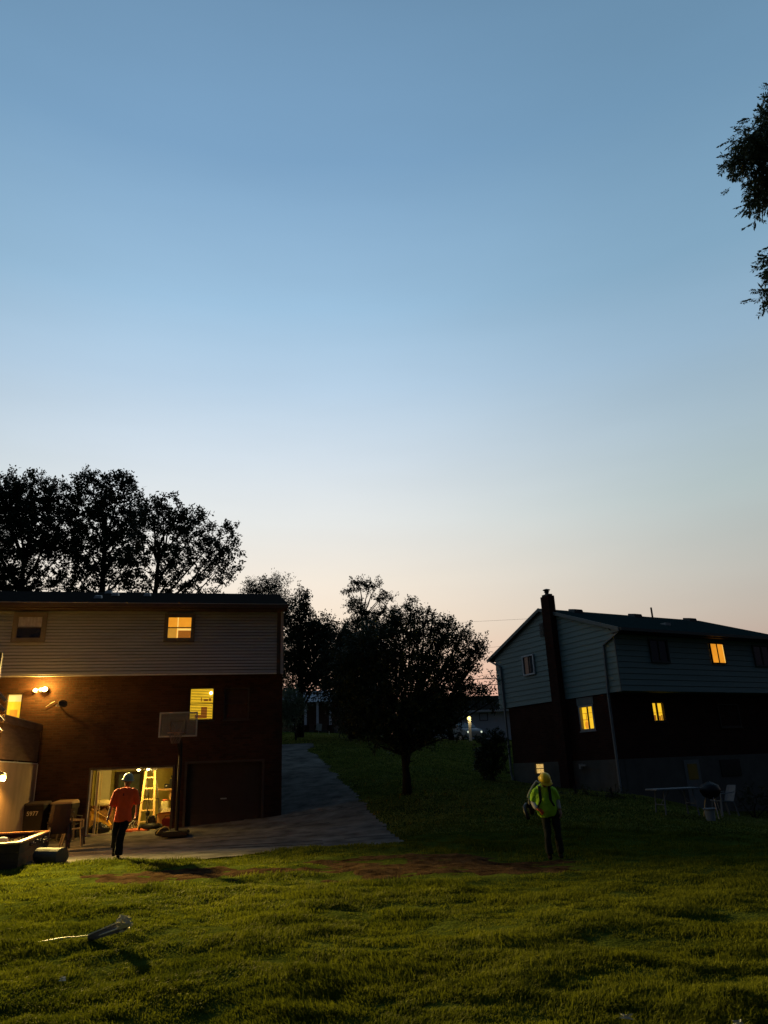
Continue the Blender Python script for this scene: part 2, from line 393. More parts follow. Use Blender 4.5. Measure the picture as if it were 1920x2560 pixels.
def tree(name, label, base, tr, blobs, twigs, per, lsize, r0=.25, twl=.7, group=None, cat='tree', ml=None, trunk_pts=None, flat=1.0, wid=.5, up=.35, rin=.0, shrink=.9):
    """blobs: (px,py,rpx[,depth offset]) seen at depth base.y ; twigs: number of leaf sprays per square metre of blob section"""
    Y = base.y; root = empty(name, base, 0, label=label, cat=cat, group=group)
    ob = Vector(base); B = []; rs = shrink
    for b in blobs:
        Yb = Y + (b[3] if len(b) > 3 else 0)
        c = at(b[0], b[1], Yb); r = b[2]*(c-CP).length/FPX*rs
        B.append((c - ob, r))
    mb = MB(); top = tr
    tp = [Vector((0, 0, -.3))] + [Vector(p) for p in (trunk_pts or [])] + [Vector(top)]
    rad = [r0*(1.25 if i == 0 else 1-.55*i/(len(tp)-1)) for i in range(len(tp))]
    mb.tube(tp, rad, 9)
    PP, DD, TT = [], [], []
    for c, r in B:
        # limb from the trunk to the blob, leaving it lower the farther out the blob lies
        hd_ = math.hypot(c.x-tp[-1].x, c.y-tp[-1].y); L0 = tp[-1].z-tp[-2].z
        s = tp[-1].lerp(tp[-2], min(.75, max(0, (tp[-1].z-(c.z-hd_*1.1-r*.6))/max(L0, .1))))
        mid = s.lerp(c, .5) + Vector((random.uniform(-.1, .1), random.uniform(-.1, .1), -.06))*(c-s).length + Vector((0, 0, .1))*(c-s).length
        rr = min(r0*.55, .05 + r*.05)
        mb.tube([s, s.lerp(mid, .5)+Vector((random.uniform(-.05, .05), 0, .03))*(c-s).length, mid, mid.lerp(c, .6), c], [rr, rr*.8, rr*.6, rr*.42, rr*.25], 6)
        n = max(4, int(twigs*r*r*math.pi))
        q = rng.normal(size=(n, 3)); q /= np.linalg.norm(q, axis=1, keepdims=True)
        rad_ = r*(rng.uniform(rin**3, 1, n)**(1/3))*rng.uniform(.78, 1.12, n)
        pos = np.array(c)[None] + q*rad_[:, None]*np.array([1, 1, flat])
        dr = q + rng.normal(size=(n, 3))*.55 + np.array([0, 0, up]); dr /= np.linalg.norm(dr, axis=1, keepdims=True)
        tl = twl*rng.uniform(.5, 1.2, n)
        for i in range(0, n, 3):
            e = Vector(pos[i]); m2_ = c.lerp(e, .5) + Vector((random.uniform(-.1, .1),)*3)*r
            mb.tube([c, m2_, e, e + Vector(dr[i])*tl[i]*.8], [rr*.22, rr*.15, .012, .006], 3, cap=False)
        t = rng.uniform(0, 1, (n, per))
        sp = pos[:, None] + dr[:, None]*(t*tl[:, None])[..., None] + rng.normal(size=(n, per, 3))*(.13*twl)
        ld = dr[:, None]*.6 + rng.normal(size=(n, per, 3))*.8 + np.array([0, 0, -.15])
        tn = np.clip(rng.uniform(0, 1, (n, 1))*.7 + rng.uniform(0, .3, (n, per)), 0, 1)
        PP.append(sp.reshape(-1, 3)); DD.append(ld.reshape(-1, 3)); TT.append(tn.ravel())
    V, F, tt = leaves(np.concatenate(PP), np.concatenate(DD), lsize, np.concatenate(TT), wid)
    np_mesh('crown', V, F, tt, ml or M_leaf, root)
    mb.build('trunk', M_bark, root, smooth=True)
    return root

# ================================================================== HOUSE A (left)
M_brickA = brick_mat('brown brick', (.058, .028, .018), (.036, .020, .014), (.042, .034, .027))
M_sidA = mat('beige vinyl siding', (.35, .37, .36), .8, .14, 2, .1, 60, stretch=(.3, 1, 3))
M_shingle = mat('charcoal shingles', (.024, .021, .018), 1.0, .35, 9, .6, 40, stretch=(1, 2, 2), spec=0)
M_brown = mat('dark brown trim', (.055, .042, .033), .7, .15, 4)
M_gutter = mat('gutter metal', (.30, .29, .27), .45, .12, 3, .05)
M_white = mat('white trim', (.55, .54, .50), .6, .12, 4, .1)
M_soffit = mat('soffit brown', (.05, .04, .032), .8, .1)
M_darkglass = mat('dark window glass', (.012, .014, .017), .15, .1, 3, .03, spec=.5)
M_concrete = mat('concrete', (.24, .23, .21), .9, .25, 2.5, .4, 50)
M_black = mat('black plastic', (.012, .012, .013), .5, .2, 6, .1)
M_steel = mat('galvanised metal', (.45, .45, .44), .35, .15, 8, .05, metal=.8)
M_lit_orange = mat('lit amber room', (.3, .15, .04), .9, .30, 1.7, 0, emit=(1.0, .37, .025), estr=.88)
M_lit_wall = mat('lit cream wall', (.4, .25, .08), .9, .15, 2.2, 0, emit=(1.0, .56, .10), estr=.95)
M_lit_edge = mat('lit door edge', (.5, .4, .2), .9, .05, 2, 0, emit=(1.0, .62, .14), estr=1.0)
M_lit_dim = mat('lit brown furniture', (.2, .08, .02), .9, .2, 2, 0, emit=(.5, .16, .018), estr=.6)
M_lit_yellow = mat('lit yellow room', (.4, .3, .05), .9, .22, 2.5, 0, emit=(1.0, .58, .025), estr=1.02)

A = empty('brick_house', A_O, A_ROT, label='long two storey house with beige siding over brown brick and an open lit garage', cat='house')
def wall_holes(mb, a0, a1, z0, z1, d0, d1, holes, xf):
    """wall slab with rectangular openings; a along the wall, d through it"""
    As = sorted({a0, a1, *[h[0] for h in holes], *[h[1] for h in holes]}); Zs = sorted({z0, z1, *[h[2] for h in holes], *[h[3] for h in holes]})
    As = [a for a in As if a0 <= a <= a1]; Zs = [z for z in Zs if z0 <= z <= z1]
    for i in range(len(As)-1):
        for j in range(len(Zs)-1):
            ca, cz = (As[i]+As[i+1])/2, (Zs[j]+Zs[j+1])/2
            if any(h[0] < ca < h[1] and h[2] < cz < h[3] for h in holes): continue
            for d in (d0, d1): mb.quad(*[xf(p) for p in ((As[i], d, Zs[j]), (As[i+1], d, Zs[j]), (As[i+1], d, Zs[j+1]), (As[i], d, Zs[j+1]))])
    for h in holes + [(a0, a1, z0, z1)]:
        p = [(h[0], h[2]), (h[1], h[2]), (h[1], h[3]), (h[0], h[3])]
        for k in range(4):
            q, r = p[k], p[(k+1) % 4]
            mb.quad(xf((q[0], d0, q[1])), xf((r[0], d0, r[1])), xf((r[0], d1, r[1])), xf((q[0], d1, q[1])))
ident = lambda p: p
def merge_build(mb, name, mt, parent, label=None):
    me = bpy.data.meshes.new(name); me.from_pydata([tuple(v) for v in mb.v], [], mb.f)
    bm = bmesh.new(); bm.from_mesh(me); bmesh.ops.remove_doubles(bm, verts=bm.verts, dist=1e-4); bmesh.ops.recalc_face_normals(bm, faces=bm.faces)
    bm.to_mesh(me); bm.free(); me.materials.append(mt)
    o = bpy.data.objects.new(name, me); COL.objects.link(o); o.parent = parent
    if label: o['label'] = label
    return o
w_lit = (2.89, 3.73, 3.42, 4.52); w_dk = (4.05, 4.91, 3.42, 4.49); w_door = (-2.86, -2.37, 3.44, 4.41)
g_open = (0.0, 2.48, 0.02, 1.97); g_shut = (2.95, 5.38, 0.02, 2.04)
mb = MB(); wall_holes(mb, -9.0, 6.04, -.4, 4.93, 0, .22, [w_lit, w_dk, w_door, g_open, g_shut], ident)
merge_build(mb, 'wall', M_brickA, A, label='brown brick ground storey wall')
mb = MB(); mb.box(5.82, 6.04, .222, 8.0, -.4, 7.2); mb.box(-9, 5.818, 7.8, 8.0, -.4, 7.0)
mb.prism([(5.82, .222, 7.2), (5.82, 8.0, 7.2), (5.82, 4.1, 8.62)], (.2, 0, 0)); mb.build('side_wall', M_brickA, A)
# lapped siding on the overhanging upper storey
def laps(mb, a0, a1, z0, z1, n, d, xf, lip=.022, gap=.0):
    """clapboards, each with a drip edge over a gap cut to make a dark shadow line"""
    h = (z1-z0)/n
    for i in range(n):
        za, zb = z0+i*h, z0+(i+1)*h
        za += gap
        mb.add([xf(p) for p in ((a0, d-lip, za), (a1, d-lip, za), (a1, d, zb), (a0, d, zb), (a0, d+.04, za), (a1, d+.04, za), (a0, d+.04, zb), (a1, d+.04, zb))],
               [(0, 1, 2, 3), (0, 4, 5, 1), (3, 2, 7, 6), (0, 3, 6, 4), (1, 5, 7, 2)])
mb = MB(); laps(mb, -9, 5.80, 4.93, 7.05, 20, -.412, ident, .040, .018); mb.build('siding', M_sidA, A); mb = MB(); mb.box(-9, 5.80, -.365, -.34, 4.965, 7.05); mb.build('shadow_backing', M_black, A)  # black sheet behind the gaps darkens the shadow line under each lap
mb = MB(); mb.box(-9, 5.97, -.40, 0.0, 4.935, 4.96); mb.box(5.86, 5.97, -.405, 7.9, 4.962, 7.1); mb.build('overhang_floor', M_soffit, A)
mb = MB(); mb.box(-9, 5.80, -.458, -.415, 4.885, 4.93); mb.build('starter_strip', M_white, A)
mb = MB(); mb.box(5.802, 5.93, -.47, -.406, 4.89, 7.05); mb.build('corner_board', M_brown, A)
mb = MB(); mb.box(5.932, 6.03, -.47, -.41, 4.89, 7.1); mb.build('downspout', M_gutter, A)
# roof
ev = -.80; sl = math.tan(math.atan2(8.75-7.27, 4.05+.8))
rf = MB(); rf.prism([(-9.2, ev, 7.24), (-9.2, 4.05, 8.75), (-9.2, 8.9, 7.24), (-9.2, 8.9, 7.16), (-9.2, 4.05, 8.66), (-9.2, ev, 7.16)], (15.36, 0, 0)); roof = rf.build('roof', M_shingle, A)
mb = MB(); mb.box(-9.2, 6.14, ev-.02, -.41, 7.06, 7.09); mb.build('soffit', M_soffit, roof)
mb = MB(); mb.box(-9.2, 6.15, ev-.14, ev-.022, 7.10, 7.215); mb.build('gutter', M_brown, roof)
mb = MB(); mb.box(-9.2, 6.16, ev-.15, ev-.10, 7.217, 7.235); mb.build('gutter_lip', M_gutter, roof)
for (x, y) in ((271, 1484.5), (288, 1490), (245, 1496), (368, 1491)):
    # where the ray meets the front roof slope
    n = (Aw*(-sl) + Vector((0, 0, 1))).normalized(); P = onplane(x, y+2, A2W(0, ev, 7.24), n); lu = (P-A_O).dot(Au); lw = (P-A_O).dot(Aw)
    z = 7.24 + (lw-ev)*(8.75-7.24)/4.85
    mb = MB(); mb.prism([(lu-.13, lw-.16, z-.02), (lu+.13, lw-.16, z-.02), (lu+.10, lw-.13, z+.09), (lu-.10, lw-.13, z+.09)], (0, .34, .09)); mb.build('roof_vent', M_gutter, roof, bevel=.008)

def window(parent, xf, a0, a1, z0, z1, d, pane, frame, fw=.06, cross='h', sill=True, proud=.03, label=None, mull=.035, dep=.10):
    """frame ring, rails, pane, sill. d = wall face; outward is smaller d"""
    mb = MB()
    B4 = lambda x0, x1, y0, y1, q0, q1: mb.add([xf(p) for p in ((x0,y0,q0),(x1,y0,q0),(x1,y1,q0),(x0,y1,q0),(x0,y0,q1),(x1,y0,q1),(x1,y1,q1),(x0,y1,q1))],
              [(0,3,2,1),(4,5,6,7),(0,1,5,4),(1,2,6,5),(2,3,7,6),(3,0,4,7)])
    B4(a0-fw, a0, d-proud, d+dep, z0-fw, z1+fw); B4(a1, a1+fw, d-proud, d+dep, z0-fw, z1+fw)
    B4(a0, a1, d-proud, d+dep, z1, z1+fw); B4(a0, a1, d-proud, d+dep, z0-fw, z0)
    zm = (z0+z1)/2; am = (a0+a1)/2
    if cross == 'h': B4(a0, a1, d+.2*dep, d+.55*dep, zm-mull/2, zm+mull/2)
    if cross == 'v': B4(am-mull/2, am+mull/2, d+.2*dep, d+.55*dep, z0, z1)
    if cross == 'v': B4(a0, am-mull/2, d+.3*dep, d+.55*dep, z0, z0+.03); B4(am+mull/2, a1, d+.3*dep, d+.55*dep, z0, z0+.03)
    f = mb.build('window', frame, parent, label=label)
    mb = MB(); mb.quad(*[xf(p) for p in ((a0, d+.9*dep, z0), (a1, d+.9*dep, z0), (a1, d+.9*dep, z1), (a0, d+.9*dep, z1))]); mb.build('pane', pane, f)
    if sill:
        mb = MB(); mb.add([xf(p) for p in ((a0-fw-.03,d-.07,z0-fw-.04),(a1+fw+.03,d-.07,z0-fw-.04),(a1+fw+.03,d-.002,z0-fw-.04),(a0-fw-.03,d-.002,z0-fw-.04),(a0-fw-.03,d-.07,z0-fw-.003),(a1+fw+.03,d-.07,z0-fw-.003),(a1+fw+.03,d-.002,z0-fw-.003),(a0-fw-.03,d-.002,z0-fw-.003))],
              [(0,3,2,1),(4,5,6,7),(0,1,5,4),(1,2,6,5),(2,3,7,6),(3,0,4,7)]); mb.build('sill', frame, f)
    return f
M_frameA = mat('taupe window casing', (.10, .092, .08), .7, .1, 4, .05)
# upper lit window
d = -.505
f = window(A, ident, 2.10, 2.86, 6.12, 6.83, d, M_lit_orange, M_frameA, .13, 'h', False, .02, label='lit upper window with dark casing', dep=.045)
mb = MB(); mb.box(2.40, 2.435, d+.0335, d+.0385, 6.12, 6.83); mb.build('door_jamb', M_lit_edge, f)
mb = MB(); mb.box(2.44, 2.86, d+.032, d+.038, 6.12, 6.38); mb.build('headboard', M_lit_dim, f)
mb = MB(); mb.box(2.44, 2.86, d+.033, d+.0375, 6.383, 6.45); mb.build('lit_shelf', M_lit_edge, f)
mb = MB(); mb.box(2.10, 2.38, d+.033, d+.0372, 6.12, 6.47); mb.build('room_wall', mat('lit ochre wall', (.3,.2,.05), .9, .1, 2, 0, emit=(.72, .33, .035), estr=.75), f)
# upper dark window with a curtain behind its top half
f = window(A, ident, -2.67, -1.93, 6.13, 6.83, d, M_darkglass, M_frameA, .15, 'h', False, .02, label='dark upper window with net curtain', dep=.045)
cu = MB(); n = 24
for i in range(n):
    a = -2.66 + .72*i/n; b = a + .72/n; o1 = .004*math.sin(i*1.9); o2 = .004*math.sin((i+1)*1.9)
    cu.quad((a, d+.033+o1, 6.50), (b, d+.033+o2, 6.50), (b, d+.033+o2, 6.83), (a, d+.033+o1, 6.83))
cu.build('curtain', mat('net curtain', (.30, .31, .36), .9, .2, 5, .1), f)
# lower lit window with blinds
f = window(A, ident, w_lit[0]+.05, w_lit[1]-.05, w_lit[2]+.05, w_lit[3]-.05, .06, M_lit_yellow, M_brown, .05, 'h', True, .02, label='lit window with venetian blinds')
bl = MB()
zz = 3.49
while zz < 4.46:
    bl.box(w_lit[0]+.06, w_lit[1]-.06, .112, .132, zz, zz+.020); zz += .052
bl.build('blinds', mat('blind slats', (.10, .06, .02), .8, .2), f)
for (x0, x1, z0, z1) in ((3.3, 3.5, 3.5, 3.86), (3.1, 3.35, 3.5, 3.62), (3.28, 3.31, 4.05, 4.2), (3.38, 3.52, 4.06, 4.12), (3.55, 3.62, 4.06, 4.16)):
    mb = MB(); mb.box(x0, x1, .139, .147, z0, z1); mb.build('shelf_item', M_lit_dim, f)
mb = MB(); mb.lathe([(.001, -.05), (.035, -.035), (.05, 0), (.035, .035), (.001, .05)], (3.61, .125, 4.33), 12); mb.build('ceiling_bulb', mat('bulb glow', (1, .9, .5), .5, 0, emit=(1, .86, .30), estr=14), f)
# dark window
f = window(A, ident, w_dk[0]+.05, w_dk[1]-.05, w_dk[2]+.05, w_dk[3]-.05, .06, M_darkglass, M_brown, .05, 'h', True, .02, label='unlit lower window')
mb = MB(); mb.box(w_dk[0]+.06, w_dk[1]-.06, .139, .146, w_dk[2]+.06, w_dk[3]-.06); mb.build('drawn_shade', mat('drawn shade', (.06, .035, .025), .9, .2), f)
# deck door / window
f = window(A, ident, w_door[0]+.04, w_door[1]-.03, w_door[2]+.02, w_door[3]-.03, .05, M_lit_yellow, M_brown, .03, None, False, .02, label='bright yellow window above the deck')
mb = MB(); mb.box(-2.72, -2.5, .125, .132, 3.46, 3.9); mb.build('cabinet', M_lit_orange, f)
mb = MB(); mb.box(-2.81, -2.41, .127, .134, 4.16, 4.37); mb.build('roller_blind', mat('lit cream blind', (.5,.4,.2), .9, .05, 2, 0, emit=(1.0, .72, .22), estr=.95), f)
# closed garage door: panels
gd = MB(); gd.box(g_shut[0], g_shut[1], .17, .21, .02, 2.04)
for r in range(4):
    for c_ in range(4):
        x0 = g_shut[0]+.08+c_*.60; z0 = .08+r*.49
        gd.box(x0, x0+.48, .150, .169, z0, z0+.37)
gdo = gd.build('garage_door', mat('dark brown door paint', (.035, .026, .020), .6, .15, 3, .1), A, label='closed dark garage door')
mb = MB(); mb.box(4.05, 4.25, .115, .149, .9, .94); mb.build('handle', M_steel, gdo)
mb = MB(); mb.box(2.87, 2.948, -.03, .2, 0.0, 2.12); mb.box(5.382, 5.46, -.03, .2, 0, 2.12); mb.box(2.95, 5.38, -.03, .2, 2.042, 2.12); mb.build('door_casing', M_brown, A)
mb = MB(); mb.box(-.10, -.002, -.03, .2, 0, 2.03); mb.box(2.482, 2.56, -.03, .2, 0, 2.03); mb.box(0, 2.48, -.03, .2, 1.972, 2.03); mb.build('garage_casing', M_brown, A)
mb = MB(); mb.box(-.045, -.01, -.052, -.032, .02, 1.95); mb.build('casing_edge', M_white, A)
mb = MB(); mb.box(.12, .19, .24, .31, .04, 1.90); mb.box(.24, .26, .3, .33, .04, 1.9); mb.build('door_track', mat('raw pine', (.55, .42, .22), .7, .2, 5, .1, stretch=(4, 4, .5)), A)
# garage room
M_room = mat('garage plaster', (.50, .43, .13), .9, .25, 1.8, .2, 30)
rm = MB()
rm.box(-.45, 2.85, 4.5, 4.6, 0.0, 2.5); rm.box(-.55, -.452, .24, 4.5, 0.0, 2.5); rm.box(2.852, 2.95, .24, 4.5, 0.0, 2.5)
rm.build('garage_wall', M_room, A)
rm = MB(); rm.box(-.45, 2.85, .222, 4.5, 2.3, 2.4); rm.build('garage_ceiling', M_room, A)
rm = MB(); rm.box(-.45, 2.85, .0, 4.5, -.05, .03); rm.build('garage_floor', M_concrete, A)
mb = MB(); mb.box(0.0, 2.48, .222, .25, 1.935, 1.972); mb.build('lit_header_strip', M_white, A)  # white strip added so the header edge shows as lit by the bulbs
mb = MB(); mb.box(0, 2.48, -.10, .0, -.05, .055); mb.build('threshold', M_concrete, A)
# inner white door leaf at left, dark hutch
mb = MB(); mb.box(-.40, .10, 3.6, 3.66, .03, 2.1); mb.build('partition', mat('pale partition', (.62, .58, .42), .8, .12, 2, .1), A)
for k, (x, y) in enumerate(((347, 1921), (371, 1919))):
    u_, z_ = Aloc(x, y, .30)
    bo = MB(); bo.lathe([(.001, -.085), (.035, -.075), (.052, -.04), (.045, .0), (.02, .045), (.016, .06)], (u_, .30, z_), 14)
    b_ = bo.build('light_bulb', mat('garage bulb', (1, .9, .5), .5, 0, emit=(1, .82, .30), estr=22), A, smooth=True)
    mb = MB(); mb.tube([(u_, .30, z_+.06), (u_, .30, z_+.10)], .028, 10); mb.tube([(u_, .30, z_+.1), (u_, .32, 2.3)], .008, 6); mb.build('socket', M_black, b_)
    point('garage_lamp', (u_, .45, z_-.12), 70, (1, .66, .17), .05, A)
mb = MB(); u_, z_ = Aloc(383, 1925, .34)
mb.tube([(u_-.12, .34, 2.02), (u_-.06, .34, 1.88), (u_+.02, .34, 1.84), (u_+.12, .34, 1.92), (u_+.16, .34, 2.06), (u_+.12, .34, 2.3)], .009, 6); mb.build('hanging_cable', M_white, A)

# floodlight over the deck
def to_local(o, P): return P
uF, zF = Aloc(88, 1726, -.16); uG, zG = Aloc(111, 1723, -.20)
fl = empty('floodlight', A2W((uF+uG)/2, 0, zF), A_ROT, label='twin bulb floodlight glowing orange on brick wall above the deck', cat='lamp')
mc = (uF+uG)/2
mb = MB(); mb.lathe([(.07, 0), (.07, .03), (.05, .045)], (0, -.001, .03), 14, tilt=Matrix.Rotation(math.pi/2, 3, 'X')); mb.build('wall_plate', M_white, fl)
M_flood = mat('flood bulb', (1, .9, .6), .5, 0, emit=(1, .72, .20), estr=30)
for (uu, zz, rr) in ((uF, zF, .062), (uG, zG, .095)):
    R_ = Matrix.Rotation(math.radians(62), 3, 'X')
    mb = MB(); mb.lathe([(.025, -.13), (.045, -.10), (rr, -.02), (rr, 0)], (uu-mc, -.17, zz-zF), 14, tilt=R_); mb.tube([(0, -.03, 0), (uu-mc, -.08, zz-zF+.07)], .012, 6)
    hd = mb.build('lamp_head', M_white, fl, smooth=True)
    mb = MB(); mb.lathe([(.001, -.02), (rr*.93, -.01), (rr*.93, .004), (rr*.75, .028), (.001, .038)], (uu-mc, -.17, zz-zF), 16, tilt=R_); mb.build('bulb', M_flood, hd, smooth=True)
WARM = (1.0, .56, .15)
point('flood_glow', A2W(uG, -.36, zG+.05), 230, (1, .56, .09), .05)
point('flood_glow', A2W(uF, -.32, zF+.05), 35, (1, .47, .07), .05)
spot('flood_beam', A2W(uG, -.30, zG-.03), (-2.2, 6.5, 1.0), 20000, (1, .70, .20), 62, 1.0, .06, wide=1.35, tall=.85)
spot('flood_beam', A2W(uF+.04, -.30, zF-.03), (-5.0, 6, .8), 46000, (1, .70, .20), 62, 1.0, .06, wide=1.35, tall=.85)

# deck on the left, its side skirt, the rail and the pale wall panel below
M_deck = mat('deck boards', (.17, .105, .06), .85, .3, 4, .4, 30, stretch=(4, .4, 4))
dk = empty('wooden_deck', A2W(-1.65, 0, 0), A_ROT, label='raised brown wooden deck with stair rails at the left edge of the house', cat='deck')
mb = MB()
for k in range(42): mb.box(-5.4, -.03, -.13-.105*k-.095, -.13-.105*k, 3.36, 3.39)
mb.build('deck_floor', M_deck, dk)
mb = MB(); mb.box(-.028, .0, -4.5, -.02, 3.18, 3.385); mb.box(-5.4, -.03, -4.56, -4.53, 3.18, 3.385); mb.build('fascia_board', M_deck, dk)
mb = MB(); mb.box(-.028, .004, -4.5, -.02, 3.388, 3.402); mb.build('deck_lit_edge', mat('lit edge wood', (.5, .36, .2), .7, .2), dk)  # pale strip paints the lamp light along the deck edge
mb = MB(); mb.box(-.075, -.045, -4.4, -.02, 2.27, 3.30)
mb.build('side_skirt', M_deck, dk)
for k in range(4): 
    mb = MB(); mb.box(-1.3-k*1.2, -1.25-k*1.2, -4.4, -.03, 3.2, 3.358); mb.build('joist', M_deck, dk)
for w_ in (-4.35, -2.2): 
    mb = MB(); mb.box(-.18, -.08, w_-.1, w_, 0, 3.3); mb.build('post', M_deck, dk)
# stair rails beyond the door: sloping boards, lamp light put into their pale colour
for k, (x, y) in enumerate(((15, 1753), (12, 1778), (8, 1803), (3, 1829))):
    P = at(x, y, 19.6); Q = at(x-60, y-66, 19.6); P = P-dk.location; Q = Q-dk.location; R_ = Matrix.Rotation(-A_ROT, 3, 'Z')
    mb = MB(); mb.bar(R_ @ P, R_ @ Q, .05, .07); mb.build('stair_rail', mat('lamplit cedar', (.48, .33, .18), .7, .2, 4, .1), dk)
P = R_ @ (at(-14, 1730, 19.75)-dk.location)
mb = MB(); mb.box(P.x-.06, P.x+.06, P.y, P.y+.1, 0, 5.0); mb.build('rail_post', M_deck, dk)
pn = MB(); pn.box(0, .06, -4.6, -.02, 0, 2.19)
pnl = empty('wall_panel', A2W(-1.74, 0, 0), A_ROT, label='pale plywood wall panel standing under the deck edge behind the trash bins', cat='wall panel')
pn.build('board', mat('weathered plywood', (.34, .25, .16), .85, .18, 2.2, .2, 40, stretch=(1, 1, .4)), pnl)
pn = MB(); pn.box(-.01, .07, -4.6, -.02, 2.192, 2.225); pn.build('lit_top_edge', M_white, pnl)  # white strip stands in for light on the panel's top edge
pn = MB(); pn.box(.03, .08, -.019, .0, 0, 2.19); pn.build('corner_strip', M_white, pnl)
# lamp on the panel at the left edge of the frame
uP, zP = -1.60, 1.80
lp = at(7, 1944, 19.9)
lampE = empty('wall_lamp', lp, A_ROT, label='blazing orange lamp on the pale panel at the left edge of the photo', cat='lamp')
mb = MB(); mb.lathe([(.001, -.09), (.05, -.085), (.075, -.03), (.07, .04), (.04, .07), (.001, .075)], (0, 0, 0), 16); mb.build('bulb', mat('lamp globe', (1, .85, .5), .5, 0, emit=(1, .62, .10), estr=22), lampE, smooth=True)
mb = MB(); mb.lathe([(.08, .06), (.085, .09), (.03, .12), (.001, .125)], (0, 0, 0), 16); mb.tube([(0, 0, .11), (-.06, .0, .14), (-.12, 0, .1)], .012, 6); mb.build('bracket', M_black, lampE)
print('lamp local u,w', (lp-A_O).dot(Au), (lp-A_O).dot(Aw), lp.z)
spot('porch_glow', lp + Vector((.12, 0, -.05)), lp + Vector((.25, -.1, -2)), 420, (1.0, .48, .09), 168, .25, .08)
point('porch_glow', lp + Vector((.2, -.05, .02)), 55, (1.0, .50, .10), .07)

# satellite dish arm on the brick
u_, z_ = Aloc(150, 1757, -.05)
sd = empty('satellite_dish', A2W(u_, 0, z_), A_ROT, label='small dark satellite dish with shiny arms on the brick right of the floodlight', cat='satellite dish')
mb = MB(); mb.lathe([(.001, 0), (.07, .012), (.14, .035), (.15, .04), (.14, .045), (.07, .02), (.001, .012)], (.12, -.24, -.06), 20, sy=.85, tilt=Matrix.Rotation(math.radians(70), 3, 'X') @ Matrix.Rotation(math.radians(25), 3, 'Y')); mb.build('dish', mat('dull grey metal', (.025, .022, .02), .6, .2), sd, smooth=True)
mb = MB(); mb.tube([(.0, 0, -.1), (.02, -.1, -.12), (.1, -.2, -.05)], .018, 7); mb.build('mount', M_steel, sd)
mb = MB(); mb.tube([(.12, -.2, -.05), (.02, -.38, -.15), (.0, -.4, -.13)], .010, 6); mb.box(-.04, .01, -.45, -.40, -.15, -.09); mb.build('feed_arm', M_steel, sd)
mb = MB(); mb.tube([(-.42, -.04, -.12), (-.28, -.06, -.02), (-.16, -.05, .05)], .009, 5); mb.build('cable', M_steel, sd)

# ================================================================== HOUSE B (right)
M_sidB = mat('grey green siding', (.165, .24, .23), .6, .08, 1.5, .1, 50, stretch=(.3, .3, 3))
M_sidB2 = mat('grey green trim', (.14, .17, .165), .6, .1, 3, .05)
M_brickB = brick_mat('red brick', (.060, .026, .018), (.042, .020, .015), (.045, .035, .03))
M_found = mat('parged block', (.095, .092, .078), .95, .2, 1.6, .4, 30)
M_roofB = mat('dark green shingles', (.018, .032, .031), 1.0, .3, 8, .6, 40, spec=0)
BL = 15.0
B = empty('brick_house', B_O, B_ROT, label='house with grey green lap siding, tall brick chimney and gable end beside the lawn', cat='house')
gx = lambda p: (p[1], p[0], p[2])          # gable wall: (a=v, d=u, z)
Z1, Z2, Z3 = 1.67, 3.97, 6.28
_l, _r = Bside(1626, 1758, .70), Bside(1660, 1801, .70); print('side window', _l, _r)
hole_g = (1.60, 2.42, 2.72, 3.66); hole_s = (_l[0]-.05, _r[0]+.05, _r[1]-.05, _l[1]+.05); hole_gb = (4.86, 5.42, 1.22, 1.64)
mb = MB(); wall_holes(mb, .62, 6.9, Z1, Z2+.02, .04, .26, [hole_g], gx)
wall_holes(mb, .261, BL, Z1, Z2+.02, .62, .84, [hole_s], ident)
mb.box(.261, BL, 6.7, 6.9, Z1, Z2+.02); mb.box(BL-.2, BL, .85, 6.69, Z1, Z2); merge_build(mb, 'wall', M_brickB, B, label='dark red brick middle storey')
mb = MB(); wall_holes(mb, .60, 6.92, -1.4, Z1-.002, .0, .26, [hole_gb], gx)
mb.box(.262, BL, .585, .84, -1.4, Z1-.002); mb.box(.262, BL, 6.7, 6.92, -1.4, Z1-.002); fo = merge_build(mb, 'foundation', M_found, B, label='grey parged block foundation')
# laps on long side and gable
mb = MB(); laps(mb, .012, BL, Z2, Z3, 11, .0, ident, .022, .014); mb.box(.03, BL, .045, .62, Z2+.002, Z2+.03); mb.box(.05, BL, .045, .07, Z2+.032, Z3-.03); mb.box(BL-.03, BL, .072, 7.4, Z2+.032, Z3-.03); mb.box(.045, .07, .072, 7.4, Z2+.032, Z3-.03)
def gz_at(v): return 6.22 + (7.72-6.22)*(1-abs(v-3.95)/3.95)
n = 18; h = (Z3-Z2)/11
for i in range(n):
    za, zb = Z2+i*h, Z2+(i+1)*h
    def span(z):
        if z <= 6.22: return 0.0, 7.52
        t = (7.70-z)/(7.70-6.22)*3.85
        return (max(.0, 3.95-t), min(7.52, 3.95+t)) if t > 0 else None
    s0, s1 = span(za), span(zb)
    if not s0 or s0[1]-s0[0] < .1: break
    if not s1: s1 = (3.94, 3.96)
    mb.add([(-.022, s0[0], za), (-.022, s0[1], za), (0, s1[1], zb), (0, s1[0], zb), (.02, s0[0], za), (.02, s0[1], za), (.02, s1[1], zb), (.02, s1[0], zb)],
           [(0, 1, 2, 3), (0, 4, 5, 1), (3, 2, 7, 6), (0, 3, 6, 4), (1, 5, 7, 2), (4, 5, 6, 7)])
mb.box(.03, BL, 7.48, 7.5, Z2, Z3); mb.box(.021, BL, 6.9, 7.48, Z2+.002, Z2+.03)
mb.build('siding', M_sidB, B)
mb = MB(); mb.box(-.03, .012, -.03, .011, Z2-.01, Z3-.05); mb.build('corner_board', M_sidB2, B)
